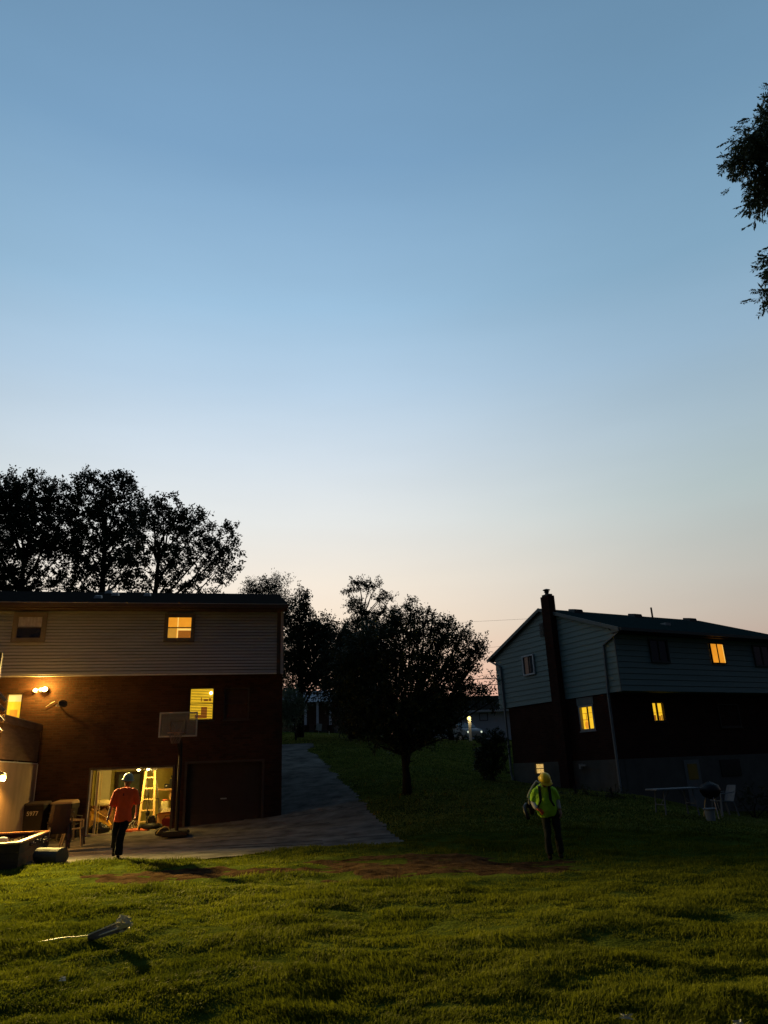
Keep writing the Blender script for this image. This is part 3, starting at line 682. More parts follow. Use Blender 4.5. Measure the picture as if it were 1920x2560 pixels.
# roof
rf = MB(); rf.add([(-.13, -.42, 6.20), (9.5, -.42, 6.20), (9.5, 3.95, 7.78), (-.13, 3.95, 7.78), (-.13, 7.95, 6.20), (9.5, 7.95, 6.20), (BL+.3, -.42, 6.20), (BL+.3, 7.95, 6.20), (BL+.3, 3.95, 6.9), (-.13, 3.95, 7.66), (-.13, -.42, 6.10), (-.13, 7.95, 6.10), (BL+.3, -.42, 6.10), (BL+.3, 7.95, 6.10)],
    [(0, 1, 2, 3), (3, 2, 5, 4), (1, 6, 8, 2), (2, 8, 7, 5), (6, 7, 8), (10, 12, 6, 1, 0), (11, 4, 5, 7, 13), (10, 9, 11, 13, 12), (0, 3, 9, 10), (3, 4, 11, 9), (12, 13, 7, 6)]); rfB = rf.build('roof', M_roofB, B)
mb = MB(); mb.prism([(-.16, -.44, 6.06), (-.16, -.44, 6.20), (-.16, 3.95, 7.79), (-.16, 3.95, 7.65)], (.028, 0, 0)); mb.prism([(-.16, 7.97, 6.06), (-.16, 7.97, 6.20), (-.16, 3.951, 7.79), (-.16, 3.951, 7.65)], (.028, 0, 0)); mb.build('rake_board', M_sidB2, rfB)
mb = MB(); mb.box(-.12, BL, -.40, -.023, 6.03, 6.06); mb.build('soffit', M_black, rfB)
mb = MB(); mb.box(-.12, BL+.2, -.54, -.442, 6.07, 6.18); mb.build('gutter', mat('dark gutter', (.05, .06, .06), .5, .1), rfB)
mb = MB(); mb.prism([(-.12, -.40, 6.06), (-.12, -.02, 6.06), (-.12, -.02, 6.26)], (.03, 0, 0)); mb.build('eave_return', M_sidB2, rfB)
def roofpt(px_, py_):
    n = (Bv*-(1.58/4.37) + Vector((0, 0, 1))).normalized(); P = onplane(px_, py_, B2W(0, -.42, 6.20), n)
    u = (P-B_O).dot(Bu); v = (P-B_O).dot(Bv); return u, v
ridge_u = []
for (x, w_) in ((1436, .5), (1583, .5), (1718, .55)):
    d_ = ray(x, 1540); P = onplane(x, 1545, B2W(0, 3.7, 0), Bv); u = (P-B_O).dot(Bu)
    z = 6.20+(3.7+.42)*1.58/4.37
    mb = MB(); mb.prism([(u-.27, 3.35, z-.16), (u+.27, 3.35, z-.16), (u+.21, 3.38, z+.04), (u-.21, 3.38, z+.04)], (0, .4, .08)); mb.build('roof_vent', M_black, rfB, bevel=.01)
P = onplane(1634, 1560, B2W(0, 3.3, 0), Bv); u = (P-B_O).dot(Bu)
mb = MB(); mb.tube([(u, 3.3, 7.4), (u, 3.3, 8.05)], .04, 8); mb.build('vent_pipe', M_black, rfB)
P = onplane(1663, 1574, B2W(0, 1.4, 0), Bv); u = (P-B_O).dot(Bu)
mb = MB(); mb.box(u-.15, u+.15, 1.2, 1.5, 6.7, 6.90); mb.build('roof_vent', M_gutter, rfB)
# chimney, in the gable centre
c0 = Bgab(1350.5, 1494, -.3); c1 = Bgab(1379, 1752, -.3); c2 = Bgab(1398, 1985, -.3); print('chimney v', c0, c1, c2)
ch = MB(); cv1, cv0 = (c0[0]+c1[0])/2, 3.04; ct = c0[1]
ch.box(-.30, -.024, cv0, cv1, -.5, 6.6); ch.box(-.30, .02, cv0, cv1, 6.601, ct)
cho = ch.build('chimney', M_brickB, B)
mb = MB(); mb.box(-.26, -.02, cv0+.06, cv1-.06, ct+.001, ct+.08); mb.build('crown', M_found, cho)
mb = MB(); mb.lathe([(.08, 0), (.08, .14)], (-.14, (cv0+cv1)/2, ct+.08), 12); mb.lathe([(.11, 0), (.11, .03)], (-.14, (cv0+cv1)/2, ct+.18), 12); mb.lathe([(.13, 0), (.16, .03), (.05, .07)], (-.14, (cv0+cv1)/2, ct+.25), 12)
for k in range(4): mb.bar((-.14+.08*math.cos(k*1.57), (cv0+cv1)/2+.08*math.sin(k*1.57), ct+.2), (-.14+.08*math.cos(k*1.57), (cv0+cv1)/2+.08*math.sin(k*1.57), ct+.26), .02)
mb.build('flue_cap', M_black, cho)
# gable louvre beside the chimney
mb = MB()
for k in range(9): mb.box(-.05, -.018, 3.90, 4.14, 6.62+k*.065, 6.655+k*.065)
mb.build('louvre_vent', mat('louvre slats', (.09, .1, .1), .6, .1), B)
# gable windows
M_frB = mat('pale window frame', (.48, .50, .50), .6, .06, 4)
f = window(B, gx, 4.76, 5.42, 5.22, 5.94, -.075, M_darkglass, M_frB, .06, None, False, .01, dep=.045, label='small unlit upper window in white frame')
mb = MB(); mb.box(-.060, -.045, 5.07, 5.10, 5.22, 5.94); 
for k in range(6): mb.box(-.050, -.041, 4.78+k*.04, 4.80+k*.04, 5.23, 5.93)
mb.build('curtain', mat('grey curtain', (.07, .08, .09), .9, .2), f)
f = window(B, gx, hole_g[0]+.07, hole_g[1]-.07, hole_g[2]+.07, hole_g[3]-.07, .06, M_lit_yellow, mat('grey window frame', (.30, .31, .30), .6, .06, 4), .07, None, True, .04, label='lit yellow lower window in the gable wall')
mb = MB(); mb.box(.085, .13, 1.985, 2.025, 2.79, 3.59); mb.build('mullion', M_brown, f)
mb = MB(); mb.box(.135, .145, 1.69, 2.33, 3.36, 3.375); mb.box(.135, .145, 2.03, 2.33, 3.12, 3.14); mb.box(.135, .145, 2.13, 2.15, 3.14, 3.36); mb.box(.135, .145, 1.69, 1.98, 3.20, 3.21); mb.build('cupboard', M_lit_dim, f)
mb = MB(); mb.lathe([(.001, 0), (.07, .02), (.10, .12), (.09, .2), (.05, .27), (.001, .28)], (.139, 2.17, 2.80), 12, sx=.1); mb.prism([(.137, 2.03, 3.08), (.137, 2.33, 3.16), (.137, 2.33, 3.14), (.137, 2.03, 3.06)], (.006, 0, 0)); mb.build('table_lamp', M_lit_orange, f)
mb = MB(); mb.box(.02, .039, 1.55, 2.47, 3.665, Z2-.025); mb.build('window_head_panel', M_sidB2, B)
# glass block window
gb = MB(); gb.box(.09, .10, hole_gb[0], hole_gb[1], hole_gb[2], hole_gb[3]); gbo = gb.build('glass_block_window', M_black, B)
for i in range(3):
    for j in range(2):
        a = hole_gb[0]+.03+i*.175; z = hole_gb[2]+.03+j*.19
        mb = MB(); mb.box(.06, .089, a, a+.15, z, z+.16); mb.build('glass_block', mat('lit glass block', (.5, .4, .2), .3, .75, 16, 0, emit=(1.0, .62, .18), estr=.75), gbo)
# side windows
f = window(B, ident, 1.72, 2.58, 5.08, 5.86, -.075, M_darkglass, mat('dark green frame', (.05, .065, .065), .6, .1), .05, 'v', False, .01, dep=.045, label='unlit upper window nearest the house corner')
f = window(B, ident, 4.98, 5.72, 5.12, 5.86, -.075, M_lit_orange, M_brown, .04, None, False, .01, dep=.045, label='lit amber upper window')
mb = MB(); mb.box(5.33, 5.37, -.07, -.045, 5.12, 5.86); mb.build('mullion', M_brown, f)
mb = MB(); mb.box(5.695, 5.72, -.045, -.038, 5.14, 5.84); mb.build('lit_edge', M_lit_edge, f)
f = window(B, ident, 7.52, 8.5, 5.08, 5.86, -.075, M_darkglass, MATS['dark green frame'], .05, 'v', False, .01, dep=.045, label='unlit upper window farthest from the corner')
f = window(B, ident, hole_s[0]+.05, hole_s[1]-.05, hole_s[2]+.05, hole_s[3]-.05, .64, M_lit_yellow, M_brown, .05, None, True, .03, label='lit yellow lower window')
mb = MB(); _m = (hole_s[0]+hole_s[1])/2; mb.box(_m-.035, _m+.03, .67, .72, hole_s[2]+.05, hole_s[3]-.05); mb.build('mullion', M_brown, f)
mb = MB(); _z = hole_s[2]+.05; mb.box(_m-.28, _m+.28, .721, .727, _z+.27, _z+.285); mb.box(_m-.25, _m-.08, .721, .727, _z+.01, _z+.2); mb.box(_m+.1, _m+.17, .721, .727, _z+.01, _z+.17); mb.box(_m+.2, _m+.26, .721, .727, _z+.01, _z+.2); mb.build('cupboard', M_lit_dim, f)
f = window(B, ident, 5.6, 6.7, 2.75, 3.55, .60, M_darkglass, M_brown, .05, 'v', True, .03, label='unlit lower window at right')
mb = MB(); mb.box(3.15, 3.95, .555, .584, -.45, 1.55); do = mb.build('basement_door', mat('pale green door', (.15, .16, .15), .7, .1), B)
mb = MB(); mb.box(3.3, 3.8, .545, .554, .85, 1.4); mb.build('door_glass', mat('amber reflection glass', (.06, .05, .02), .3, .2, 3, 0, emit=(.12, .10, .01), estr=.03), do)  # yellowish reflection put into the glass as amber colour and faint glow
mb = MB(); mb.box(5.1, 6.2, .55, .584, .9, 1.5); mb.build('basement_window', M_darkglass, B)
# downspouts
M_ds = mat('downspout paint', (.17, .19, .19), .6, .1)
mb = MB(); mb.bar((-.06, -.40, 6.08), (-.06, .50, 5.72), .08, .06); mb.bar((-.06, .52, 5.74), (-.06, .62, 3.9), .08, .06); mb.bar((-.06, .62, 3.92), (-.06, .64, .45), .08, .06); mb.build('downspout', M_ds, B)
mb = MB(); mb.bar((-.06, 7.85, 6.12), (-.06, 7.1, 5.75), .08, .06); mb.bar((-.06, 7.1, 5.78), (-.06, 6.98, 1.2), .08, .06); mb.bar((-.06, 6.98, 1.25), (-.06, 6.9, 1.0), .08, .06); mb.build('downspout', M_ds, B)
# meter bracket
v_, z_ = Bgab(1456, 1915, 0)
mb = MB(); mb.box(-.12, -.001, v_-.03, v_+.06, z_-.10, z_+.08); mb.bar((-.08, v_-.03, z_+.02), (-.08, v_-.28, z_+.02), .06); mb.build('hose_bibb', M_gutter, B)

# ================================================================== neighbours beyond the lawn
def Tz(x, y): return T(x, y)
hc = at(1177, 1855, 60)
C_O = Vector((hc.x+1.5, 66, Tz(8, 66)))
Cc = empty('gable_house', C_O, math.radians(4), label='low grey house with dark roof far beyond the lawn behind the lit post lamp', cat='house')
def loc3(px_, py_, Y, root, rz):
    P = at(px_, py_, Y) - root.location; return Matrix.Rotation(-rz, 3, 'Z') @ P
a0 = loc3(1120, 1800, 66, Cc, math.radians(4)); a1 = loc3(1300, 1800, 66, Cc, math.radians(4)); e_ = loc3(1200, 1778, 66, Cc, math.radians(4)); r_ = loc3(1200, 1758, 66, Cc, math.radians(4))
mb = MB(); mb.box(a0.x-3, a1.x, 0, 9, -2, e_.z); mb.build('wall', mat('grey siding far', (.52, .53, .54), .8, .08, 2), Cc)
mb = MB(); mb.prism([(a0.x-3.3, -.5, e_.z-.05), (a0.x-3.3, 4.5, r_.z+1.0), (a0.x-3.3, 9.5, e_.z-.05)], (a1.x-a0.x+3.6, 0, 0)); ro = mb.build('roof', M_shingle, Cc)
mb = MB(); mb.box(a0.x-3.3, a1.x+.3, -.62, -.51, e_.z-.10, e_.z+.06); mb.build('gutter', M_white, ro)
w0 = loc3(1199, 1784, 66, Cc, math.radians(4)); w1 = loc3(1219, 1800, 66, Cc, math.radians(4))
f = window(Cc, ident, w0.x, w1.x, w1.z, w0.z, -.02, M_darkglass, M_brown, .05, None, False, .02)
mb = MB(); mb.box(w0.x+.15, w1.x-.05, .03, .05, w1.z+.0, w1.z+.28); mb.build('lit_pane', mat('peach lit pane', (.4, .2, .1), .9, .1, 2, 0, emit=(.75, .36, .16), estr=.9), f)

lampb = at(1177, 1856, 58)
pl_ = empty('post_lamp', lampb, 0, label='white post lamp glowing yellow on the far lawn', cat='lamp')
tp = at(1176, 1800, 58) - lampb
mb = MB(); mb.box(-.10, .10, -.10, .10, -.4, tp.z-.08); mb.box(-.14, .14, -.14, .14, tp.z-.079, tp.z-.03); mb.build('post', mat('white post', (.75, .72, .65), .6, .08), pl_)
mb = MB(); mb.lathe([(.05, 0), (.13, .08), (.14, .22), (.08, .3)], (0, 0, tp.z-.03), 12); mb.build('globe', mat('lamp globe yellow', (1, .9, .5), .5, 0, emit=(1, .74, .22), estr=2.2), pl_, smooth=True)
mb = MB(); mb.lathe([(.16, 0), (.04, .1), (.001, .14)], (0, 0, tp.z+.28), 12); mb.build('cap', M_black, pl_)
point('post_glow', lampb + Vector((0, -.35, tp.z+.1)), 10, (1, .75, .32), .1)

# parked car next to the post lamp, seen from the front corner
cb = at(1150, 1856, 61); car = empty('parked_car', cb, math.radians(12), label='white parked car with a lit headlight beside the far post lamp', cat='car')
prof = [(-2.2, .35), (-2.2, .8), (-1.9, .95), (-1.2, 1.0), (-.7, 1.42), (.7, 1.45), (1.3, 1.0), (2.0, .88), (2.2, .7), (2.2, .35)]
mb = MB(); mb.prism([(x, -.85, z) for x, z in prof], (0, 1.7, 0)); mb.build('body', mat('white car paint', (.22, .24, .25), .5, .05, 2, 0), car, bevel=.04)
mb = MB(); mb.prism([(-.95, -.862, 1.05), (-.6, -.862, 1.36), (.62, -.862, 1.38), (1.05, -.862, 1.05)], (0, .01, 0)); mb.build('side_window', M_darkglass, car)
mb = MB(); mb.prism([(.78, -.75, 1.40), (1.27, -.75, 1.04), (1.29, -.75, 1.05), (.80, -.75, 1.42)], (0, 1.5, 0)); mb.build('windscreen', M_darkglass, car)
for x in (-1.4, 1.4):
    for y in (-.86, .66):
        mb = MB(); mb.lathe([(.32, 0), (.34, .03), (.34, .17), (.32, .2)], (x, y+.2, .33), 16, tilt=Matrix.Rotation(math.pi/2, 3, 'X')); wh = mb.build('wheel', M_black, car)
        mb = MB(); mb.lathe([(.19, 0), (.19, .012)], (x, y+.2 if y > 0 else y, .33), 10, tilt=Matrix.Rotation(math.pi/2, 3, 'X')); mb.build('rim', M_steel, wh)
M_head = mat('headlight lens', (.9, .9, .8), .3, 0, emit=(.9, 1, .75), estr=.9)
for y in (-.62, .62):
    mb = MB(); mb.lathe([(.001, .03), (.06, .02), (.075, 0)], (2.2, y, .68), 12, tilt=Matrix.Rotation(math.pi/2, 3, 'Y')); mb.build('headlight', M_head, car)
car.rotation_euler.z = math.radians(-62)

# porch house far left behind the driveway
D_O = Vector((-9.5, 66, Tz(-9.5, 66)-.3))
Dd = empty('porch_house', D_O, 0, label='dim brown house with white porch posts up the hill beyond the driveway', cat='house')
def dl(px_, py_, y=0): return at(px_, py_, 66+y) - D_O
p0, p1 = dl(690, 1800), dl(900, 1800); rz0 = dl(790, 1755).z; 
mb = MB(); mb.box(p0.x-2, p1.x+2, 1.6, 9, -1, rz0); mb.build('wall', mat('dim brown wall', (.20, .13, .10), .9, .2, 3), Dd)
q0, q1 = dl(700, 1775), dl(729, 1797); mb = MB(); mb.box(q0.x, q1.x, 1.55, 1.598, q1.z, q0.z); mb.build('garage_panel', mat('bluegrey panel', (.45, .5, .55), .8, .1), Dd)
mb = MB(); mb.prism([(p0.x-2.3, -.3, rz0), (p0.x-2.3, 5, rz0+1.5), (p0.x-2.3, 9.4, rz0)], (p1.x-p0.x+4.6, 0, 0)); mb.build('roof', mat('pale grey shingles', (.30, .32, .35), .9, .15, 3), Dd)
for x in (735, 764, 794, 826):
    q = dl(x, 1800); mb = MB(); mb.box(q.x-.10, q.x+.10, -.1, .04, dl(x, 1813).z, rz0-.01); mb.build('porch_post', mat('white porch post', (.8, .8, .8), .7, .1), Dd)
    mb = MB(); mb.box(q.x-.28, q.x+.28, -.3, .26, -1, dl(x, 1813).z-.002); mb.build('brick_pier', M_brickB, Dd)
mb = MB(); mb.box(p0.x, p1.x, -.2, 1.55, -1, dl(800, 1818).z-.25); mb.build('porch_floor', M_found, Dd)
# small lawn marks far away
P = at(797, 1832, 57); P.z = max(P.z, T(P.x, P.y))
ms = empty('lawn_sign', P, .3, label='small pale tilted sign on the far lawn below the porch house', cat='sign')
mb = MB(); mb.prism([(-.22, 0, .2), (.2, 0, .12), (.26, 0, .62), (-.14, 0, .7)], (0, .02, 0)); mb.build('panel', mat('pale sign board', (.45, .47, .47), .7, .3, 9), ms)
mb = MB(); mb.bar((0, .01, -.4), (0, .01, .2), .03); mb.build('stake', M_steel, ms)
P = at(823, 1857, 55); st = empty('marker_stake', P, 0, label='thin pale marker stake standing in the far lawn', cat='stake')
mb = MB(); mb.tube([(0, 0, -.3), (0, 0, .78)], .025, 6); mb.build('rod', mat('pale fibreglass', (.45, .45, .35), .6, .1), st); mb = MB(); mb.lathe([(.03, .78), (.03, .80), (.001, .81)], n=8); mb.build('tip', M_white, st)

# utility wires
def wire(pts, r, lab, Y=72):
    Q = [at(x, y, Y) for x, y in pts]
    # extend with sag as a smooth chain
    out = []
    for i in range(len(Q)-1):
        for k in range(8):
            t = k/8; p = Q[i].lerp(Q[i+1], t); out.append(p)
    out.append(Q[-1]); mb = MB(); mb.tube(out, r, 5)
    tag(mb.build('utility_wire', M_black), lab, 'wire', 'utility wires crossing the sky behind the tree')
wire([(500, 1588), (960, 1566), (1320, 1547), (1480, 1556)], .010, 'highest thin wire, faint across the sky left of the chimney')
wire([(600, 1668), (1000, 1641), (1240, 1617), (1600, 1585)], .010, 'thin wire meeting the gable house just below its eave')
wire([(600, 1700), (1000, 1674), (1240, 1652), (1600, 1625)], .010, 'thin wire below the eave between tree and right house')
wire([(500, 1760), (1160, 1700), (1240, 1681), (1600, 1600)], .010, 'steeply rising thin wire above the thick cables')
wire([(500, 1722), (1100, 1702), (1240, 1695.5), (1700, 1680)], .042, 'thick black cable, upper of the two heavy ones')
wire([(500, 1728), (1100, 1716), (1240, 1711.5), (1700, 1700)], .034, 'thick black cable, lower one carrying the loop')
wire([(500, 1745), (1100, 1722), (1240, 1700), (1700, 1650)], .009, 'thin wire crossing between the two thick cables')
wire([(600, 1758), (1140, 1737), (1240, 1727), (1700, 1700)], .009, 'lowest thin wire just above the far roof')
lc = at(1226, 1711, 71.8); mb = MB(); mb.tube([lc + Vector((.19*math.cos(a)*1.0, 0, .19*math.sin(a))) for a in np.linspace(0, 6.28, 20)], .02, 5, cap=False)
tag(mb.build('cable_loop', M_black), 'small round cable loop hanging on the thick wire beside the house corner', 'cable')

# ================================================================== yard objects
def ground_at(px_, py_):
    q = hit_terrain(px_, py_); return Vector((q.x, q.y, T(q.x, q.y)))
# trash bins
M_bin = mat('dark brown bin plastic', (.012, .009, .007), .55, .15, 3, .05)
def bin_thing(x, y, rz, label, lidm, number=None):
    b = empty('trash_bin', (x, y, 0), rz, label=label, cat='trash bin', group='wheeled bins against the brick wall')
    mb = MB(); q0 = [(-.24, -.24), (.24, -.24), (.24, .24), (-.24, .24)]; q1 = [(-.31, -.31), (.31, -.31), (.31, .33), (-.31, .33)]
    vs = [(a, c, .06) for a, c in q0] + [(a*.985, c*.985, .86) for a, c in q1] + [(a*1.06, c*1.06, .88) for a, c in q1] + [(a*1.06, c*1.06, 1.0) for a, c in q1]
    mb.add(vs, [(3, 2, 1, 0)] + [(r*4+k, r*4+(k+1) % 4, r*4+4+(k+1) % 4, r*4+4+k) for r in range(3) for k in range(4)] + [(12, 13, 14, 15)])
    mb.build('body', M_bin, b, bevel=.012)
    mb = MB(); mb.add([(-.34, -.36, 1.0), (.34, -.36, 1.0), (.34, .36, 1.0), (-.34, .36, 1.0), (-.31, -.34, 1.05), (.31, -.34, 1.05), (.29, .34, 1.11), (-.29, .34, 1.11)],
                      [(0,3,2,1),(4,5,6,7),(0,1,5,4),(1,2,6,5),(2,3,7,6),(3,0,4,7)]); mb.build('lid', lidm, b, bevel=.015)
    mb = MB(); mb.tube([(-.3, .40, 1.0), (.3, .40, 1.0)], .018, 6); mb.build('handle', M_bin, b)
    for s in (-1, 1):
        mb = MB(); mb.lathe([(.12, 0), (.13, .02), (.13, .06), (.12, .08)], (s*.28, .30, .13), 14, tilt=Matrix.Rotation(s*math.pi/2, 3, 'Y')); mb.build('wheel', M_black, b)
    if number:
        for txt, sz, zz, mm in ((number, .17, .72, mat('faded white paint', (.42, .36, .27), .8, .3, 20)), ('TRASH', .07, .80, MATS['black plastic'])):
            if txt == 'TRASH': continue
            cu = bpy.data.curves.new('number', 'FONT'); cu.body = txt; cu.size = sz; cu.align_x = 'CENTER'; cu.extrude = .002; cu.offset = .002
            o = bpy.data.objects.new('number', cu); COL.objects.link(o)
            bpy.context.view_layer.update(); dg = bpy.context.evaluated_depsgraph_get()
            me = bpy.data.meshes.new_from_object(o.evaluated_get(dg)); bpy.data.objects.remove(o)
            me.materials.clear(); me.materials.append(mm)
            o = bpy.data.objects.new('number', me); COL.objects.link(o); o.parent = b; o.location = (0, -.307, zz); o.rotation_euler = (math.radians(95), 0, 0)
    return b
_u = Aloc(88, 2060, -.8)[0]; p = A2W(_u, -.8, 0); bin_thing(p.x, p.y, A_ROT*.3, 'dark brown wheeled bin with pale house number beside the pale panel', mat('dark bin lid', (.06, .045, .035), .4, .1), '5977')
_u = Aloc(158, 2060, -.5)[0]; p = A2W(_u, -.5, 0); bin_thing(p.x, p.y, A_ROT*.3, 'dark wheeled bin with tan lid, right of the numbered bin', mat('tan bin lid', (.28, .19, .11), .6, .15, 4))

# planter
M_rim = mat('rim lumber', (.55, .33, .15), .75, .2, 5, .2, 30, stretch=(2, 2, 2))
M_plside = mat('dark planter boards', (.05, .038, .026), .9, .25, 3, .3, 30)
out = [(-8.69, 19.86), (-7.77, 16.41), (-8.55, 15.9), (-10.4, 15.9), (-11.3, 17.0), (-11.2, 18.8), (-9.6, 19.72)]
cx = sum(p[0] for p in out)/len(out); cy = sum(p[1] for p in out)/len(out)
plr = empty('planter_box', (cx, cy, 0), 0, label='angular raised planter of dark boards with a lit lumber rim at the left edge', cat='planter')
O = [Vector((x-cx, y-cy, 0)) for x, y in out]; I = [v*(1-.14/ v.length*1.25) for v in O]; n = len(O)
mb = MB()
for k in range(n):
    a, b, c, d = O[k], O[(k+1) % n], I[(k+1) % n], I[k]; z = Vector((0, 0, .47)); t = Vector((0, 0, .035))
    mb.prism([a+z, b+z, c+z, d+z], t)
mb.build('rim', M_rim, plr)
O2 = [v*(1-.03/v.length) for v in O]; I2 = [v*(1-.09/v.length) for v in O]
mb = MB()
for k in range(n):
    a, b, c, d = O2[k], O2[(k+1) % n], I2[(k+1) % n], I2[k]
    for r in range(3): z = Vector((0, 0, -.05+r*.173)); mb.prism([a+z, b+z, c+z, d+z], (0, 0, .168))
mb.build('side_board', M_plside, plr)
sb = MB()
for k in range(420):
    a = random.uniform(0, 6.28); r = random.uniform(0, 1)**.5
    j = min(range(n), key=lambda i: abs(((math.atan2(I2[i].y, I2[i].x)-a+math.pi) % (2*math.pi))-math.pi)); r *= I2[j].length*.80
    s = random.uniform(.02, .06); c = Vector((r*math.cos(a), r*math.sin(a), .36+random.uniform(0, .05)))
    sb.lathe([(s*.3, -s*.5), (s, 0), (s*.4, s*.6)], c, 5)
sb.quad(*[v*.98+Vector((0, 0, .36)) for v in I2]); sb.build('soil', mat('planter soil', (.05, .035, .025), .7, .5, 20, .5), plr)
P = onz(6, 2104, .5); rk = MB(); rk.lathe([(.05, -.04), (.13, 0), (.10, .05), (.03, .07)], (P.x, P.y, .52), 9, sy=.7); tag(rk.build('stone', mat('pale stone', (.5, .48, .45), .8, .2, 6)), 'pale stone lying on the planter rim at the left edge', 'stone')

# log / concrete tube lying in front of the chairs
a_ = onz(98, 2136, .18); b_ = onz(163, 2136, .18)
mb = MB(); mb.tube([(0, 0, 0), Vector((b_.x-a_.x, b_.y-a_.y-.15, 0))*.33, Vector((b_.x-a_.x, b_.y-a_.y-.15, 0))*.66, (b_.x-a_.x, b_.y-a_.y-.15, 0)], [.155, .16, .158, .165], 18); lg = mb.build('log', mat('weathered grey log', (.075, .07, .065), .9, .3, 4, .5), None, smooth=False); lg.location = (a_.x, a_.y, .16)
tag(lg, 'weathered grey log lying on the paving below the stacked chairs', 'log')
P = ground_at(112, 2158); P = onz(112, 2156, 0)
def rock(P, sx_, sy_, sz_, label, m=None):
    bm = bmesh.new(); bmesh.ops.create_icosphere(bm, subdivisions=3, radius=1)
    for v in bm.verts:
        q = v.co; k = 1+.22*(fbm(np.array([q.x*1.3+P.x]), np.array([q.y*1.3+q.z*1.7]), 3)[0]-.5)*2
        v.co = Vector((q.x*sx_*k, q.y*sy_*k, max(-.3, q.z)*sz_*k))
    me = bpy.data.meshes.new('rock'); bm.to_mesh(me); bm.free(); me.materials.append(m or mat('tan fieldstone', (.30, .25, .19), .9, .25, 5, .5))
    o = bpy.data.objects.new('rock', me); COL.objects.link(o); o.location = P; tag(o, label, 'rock')
rock(P+Vector((0, 0, .0)), .30, .22, .13, 'flat tan rock in the grass edge in front of the log')

# stacked resin patio chairs
M_chair = mat('dusty dark resin', (.05, .042, .035), .55, .2, 5, .05)
M_chair2 = mat('faded brown resin', (.09, .07, .055), .6, .2, 5, .05)
def patio_chair(x, y, z, rz, label, m, legs=True):
    r = empty('patio_chair', (x, y, z), rz, label=label, cat='chair', group='resin patio chairs by the planter')
    mb = MB(); mb.prism([(-.24, -.24, .42), (.24, -.24, .42), (.22, .22, .38), (-.22, .22, .38)], (0, 0, .03)); mb.build('seat', m, r, bevel=.01)
    mb = MB(); P_ = [(-.23, .20), (-.14, .245), (0, .26), (.14, .245), (.23, .20)]
    vs = [(a, b, .40) for a, b in P_] + [(a*1.06, b+.10, .66) for a, b in P_] + [(a*.95, b+.17, .86) for a, b in P_]
    vs2 = [(a, b+.02, c) for a, b, c in vs]; nn = 5
    fs = [(r_*nn+k, r_*nn+k+1, (r_+1)*nn+k+1, (r_+1)*nn+k) for r_ in range(2) for k in range(4)]
    mb.add(vs+vs2, fs + [tuple(i+15 for i in q)[::-1] for q in fs] + [(10, 11, 26, 25), (11, 12, 27, 26), (12, 13, 28, 27), (13, 14, 29, 28), (0, 5, 20, 15), (5, 10, 25, 20), (4, 19, 24, 9), (9, 24, 29, 14)])
    mb.build('backrest', m, r)
    for s in (-1, 1):
        mb = MB(); mb.prism([(s*.25, -.22, .62), (s*.31, -.22, .62), (s*.29, .26, .66), (s*.24, .26, .66)], (0, 0, .025)); mb.prism([(s*.25, -.22, .62), (s*.29, -.22, .62), (s*.29, -.18, .62), (s*.25, -.18, .62)], (0, -.01, -.2)); mb.build('armrest', m, r)
        if legs:
            mb = MB(); mb.bar((s*.23, -.21, .42), (s*.27, -.27, 0), .05, .035); mb.build('leg', m, r)
            mb = MB(); mb.bar((s*.21, .21, .40), (s*.24, .30, 0), .05, .035); mb.build('leg', m, r)
    return r
p = onz(160, 2128, 0)
patio_chair(p.x-.42, p.y+.55, 0, math.radians(200), 'dark resin patio chair, lowest of the stack by the planter', M_chair)
patio_chair(p.x-.40, p.y+.53, .12, math.radians(200), 'dark resin patio chair nested in the middle of the stack', M_chair, True)
patio_chair(p.x-.38, p.y+.51, .24, math.radians(200), 'dark resin patio chair on top of the stack', M_chair, True)
p = onz(193, 2115, 0); patio_chair(p.x-.22, p.y+.2, 0, math.radians(105), 'faded brown resin chair standing right of the stack', M_chair2)
p = onz(150, 2105, 0)
patio_chair(p.x-.15, p.y+.9, .0, math.radians(185), 'dark resin patio chair behind the stack, near the bins', M_chair)

# basketball hoop
hb = at(445.7, 1811, 22.7); hp = Vector((hb.x, hb.y+.75, 0)); AR = A_ROT*.55
hoop = empty('basketball_hoop', (hb.x+.0, hb.y, 0), AR, label='portable basketball hoop with clear rectangular backboard in front of the lit blinds window', cat='basketball hoop')
bz = hb.z; hw, hh = .56, .36
M_clear = bpy.data.materials.new('clear acrylic'); M_clear.use_nodes = True
t_ = M_clear.node_tree; t_.nodes['Principled BSDF'].inputs['Base Color'].default_value = (.30, .28, .22, 1); t_.nodes['Principled BSDF'].inputs['Roughness'].default_value = .4
t_.nodes['Principled BSDF'].inputs['Alpha'].default_value = .38
mb = MB(); mb.box(-hw+.03, hw-.03, -.006, .006, bz-hh+.03, bz+hh-.03); mb.build('backboard', M_clear, hoop)
M_fr = mat('grey backboard border', (.42, .40, .33), .6, .12)
mb = MB(); mb.box(-hw, hw, -.015, .02, bz+hh-.04, bz+hh); mb.box(-hw, hw, -.015, .02, bz-hh, bz-hh+.04); mb.box(-hw, -hw+.04, -.015, .02, bz-hh+.04, bz+hh-.04); mb.box(hw-.04, hw, -.015, .02, bz-hh+.04, bz+hh-.04); mb.build('backboard_frame', M_fr, hoop)
mb = MB()
for a, b in (((-.22, -.26), (-.22, .10)), ((.22, -.26), (.22, .10)), ((-.22, .10), (.22, .10)), ((-.22, -.26), (.22, -.26))): mb.bar((a[0], -.012, bz+a[1]), (b[0], -.012, bz+b[1]), .022, .006)
mb.build('target_square', mat('dark marking', (.06, .05, .045), .8, .2), hoop)
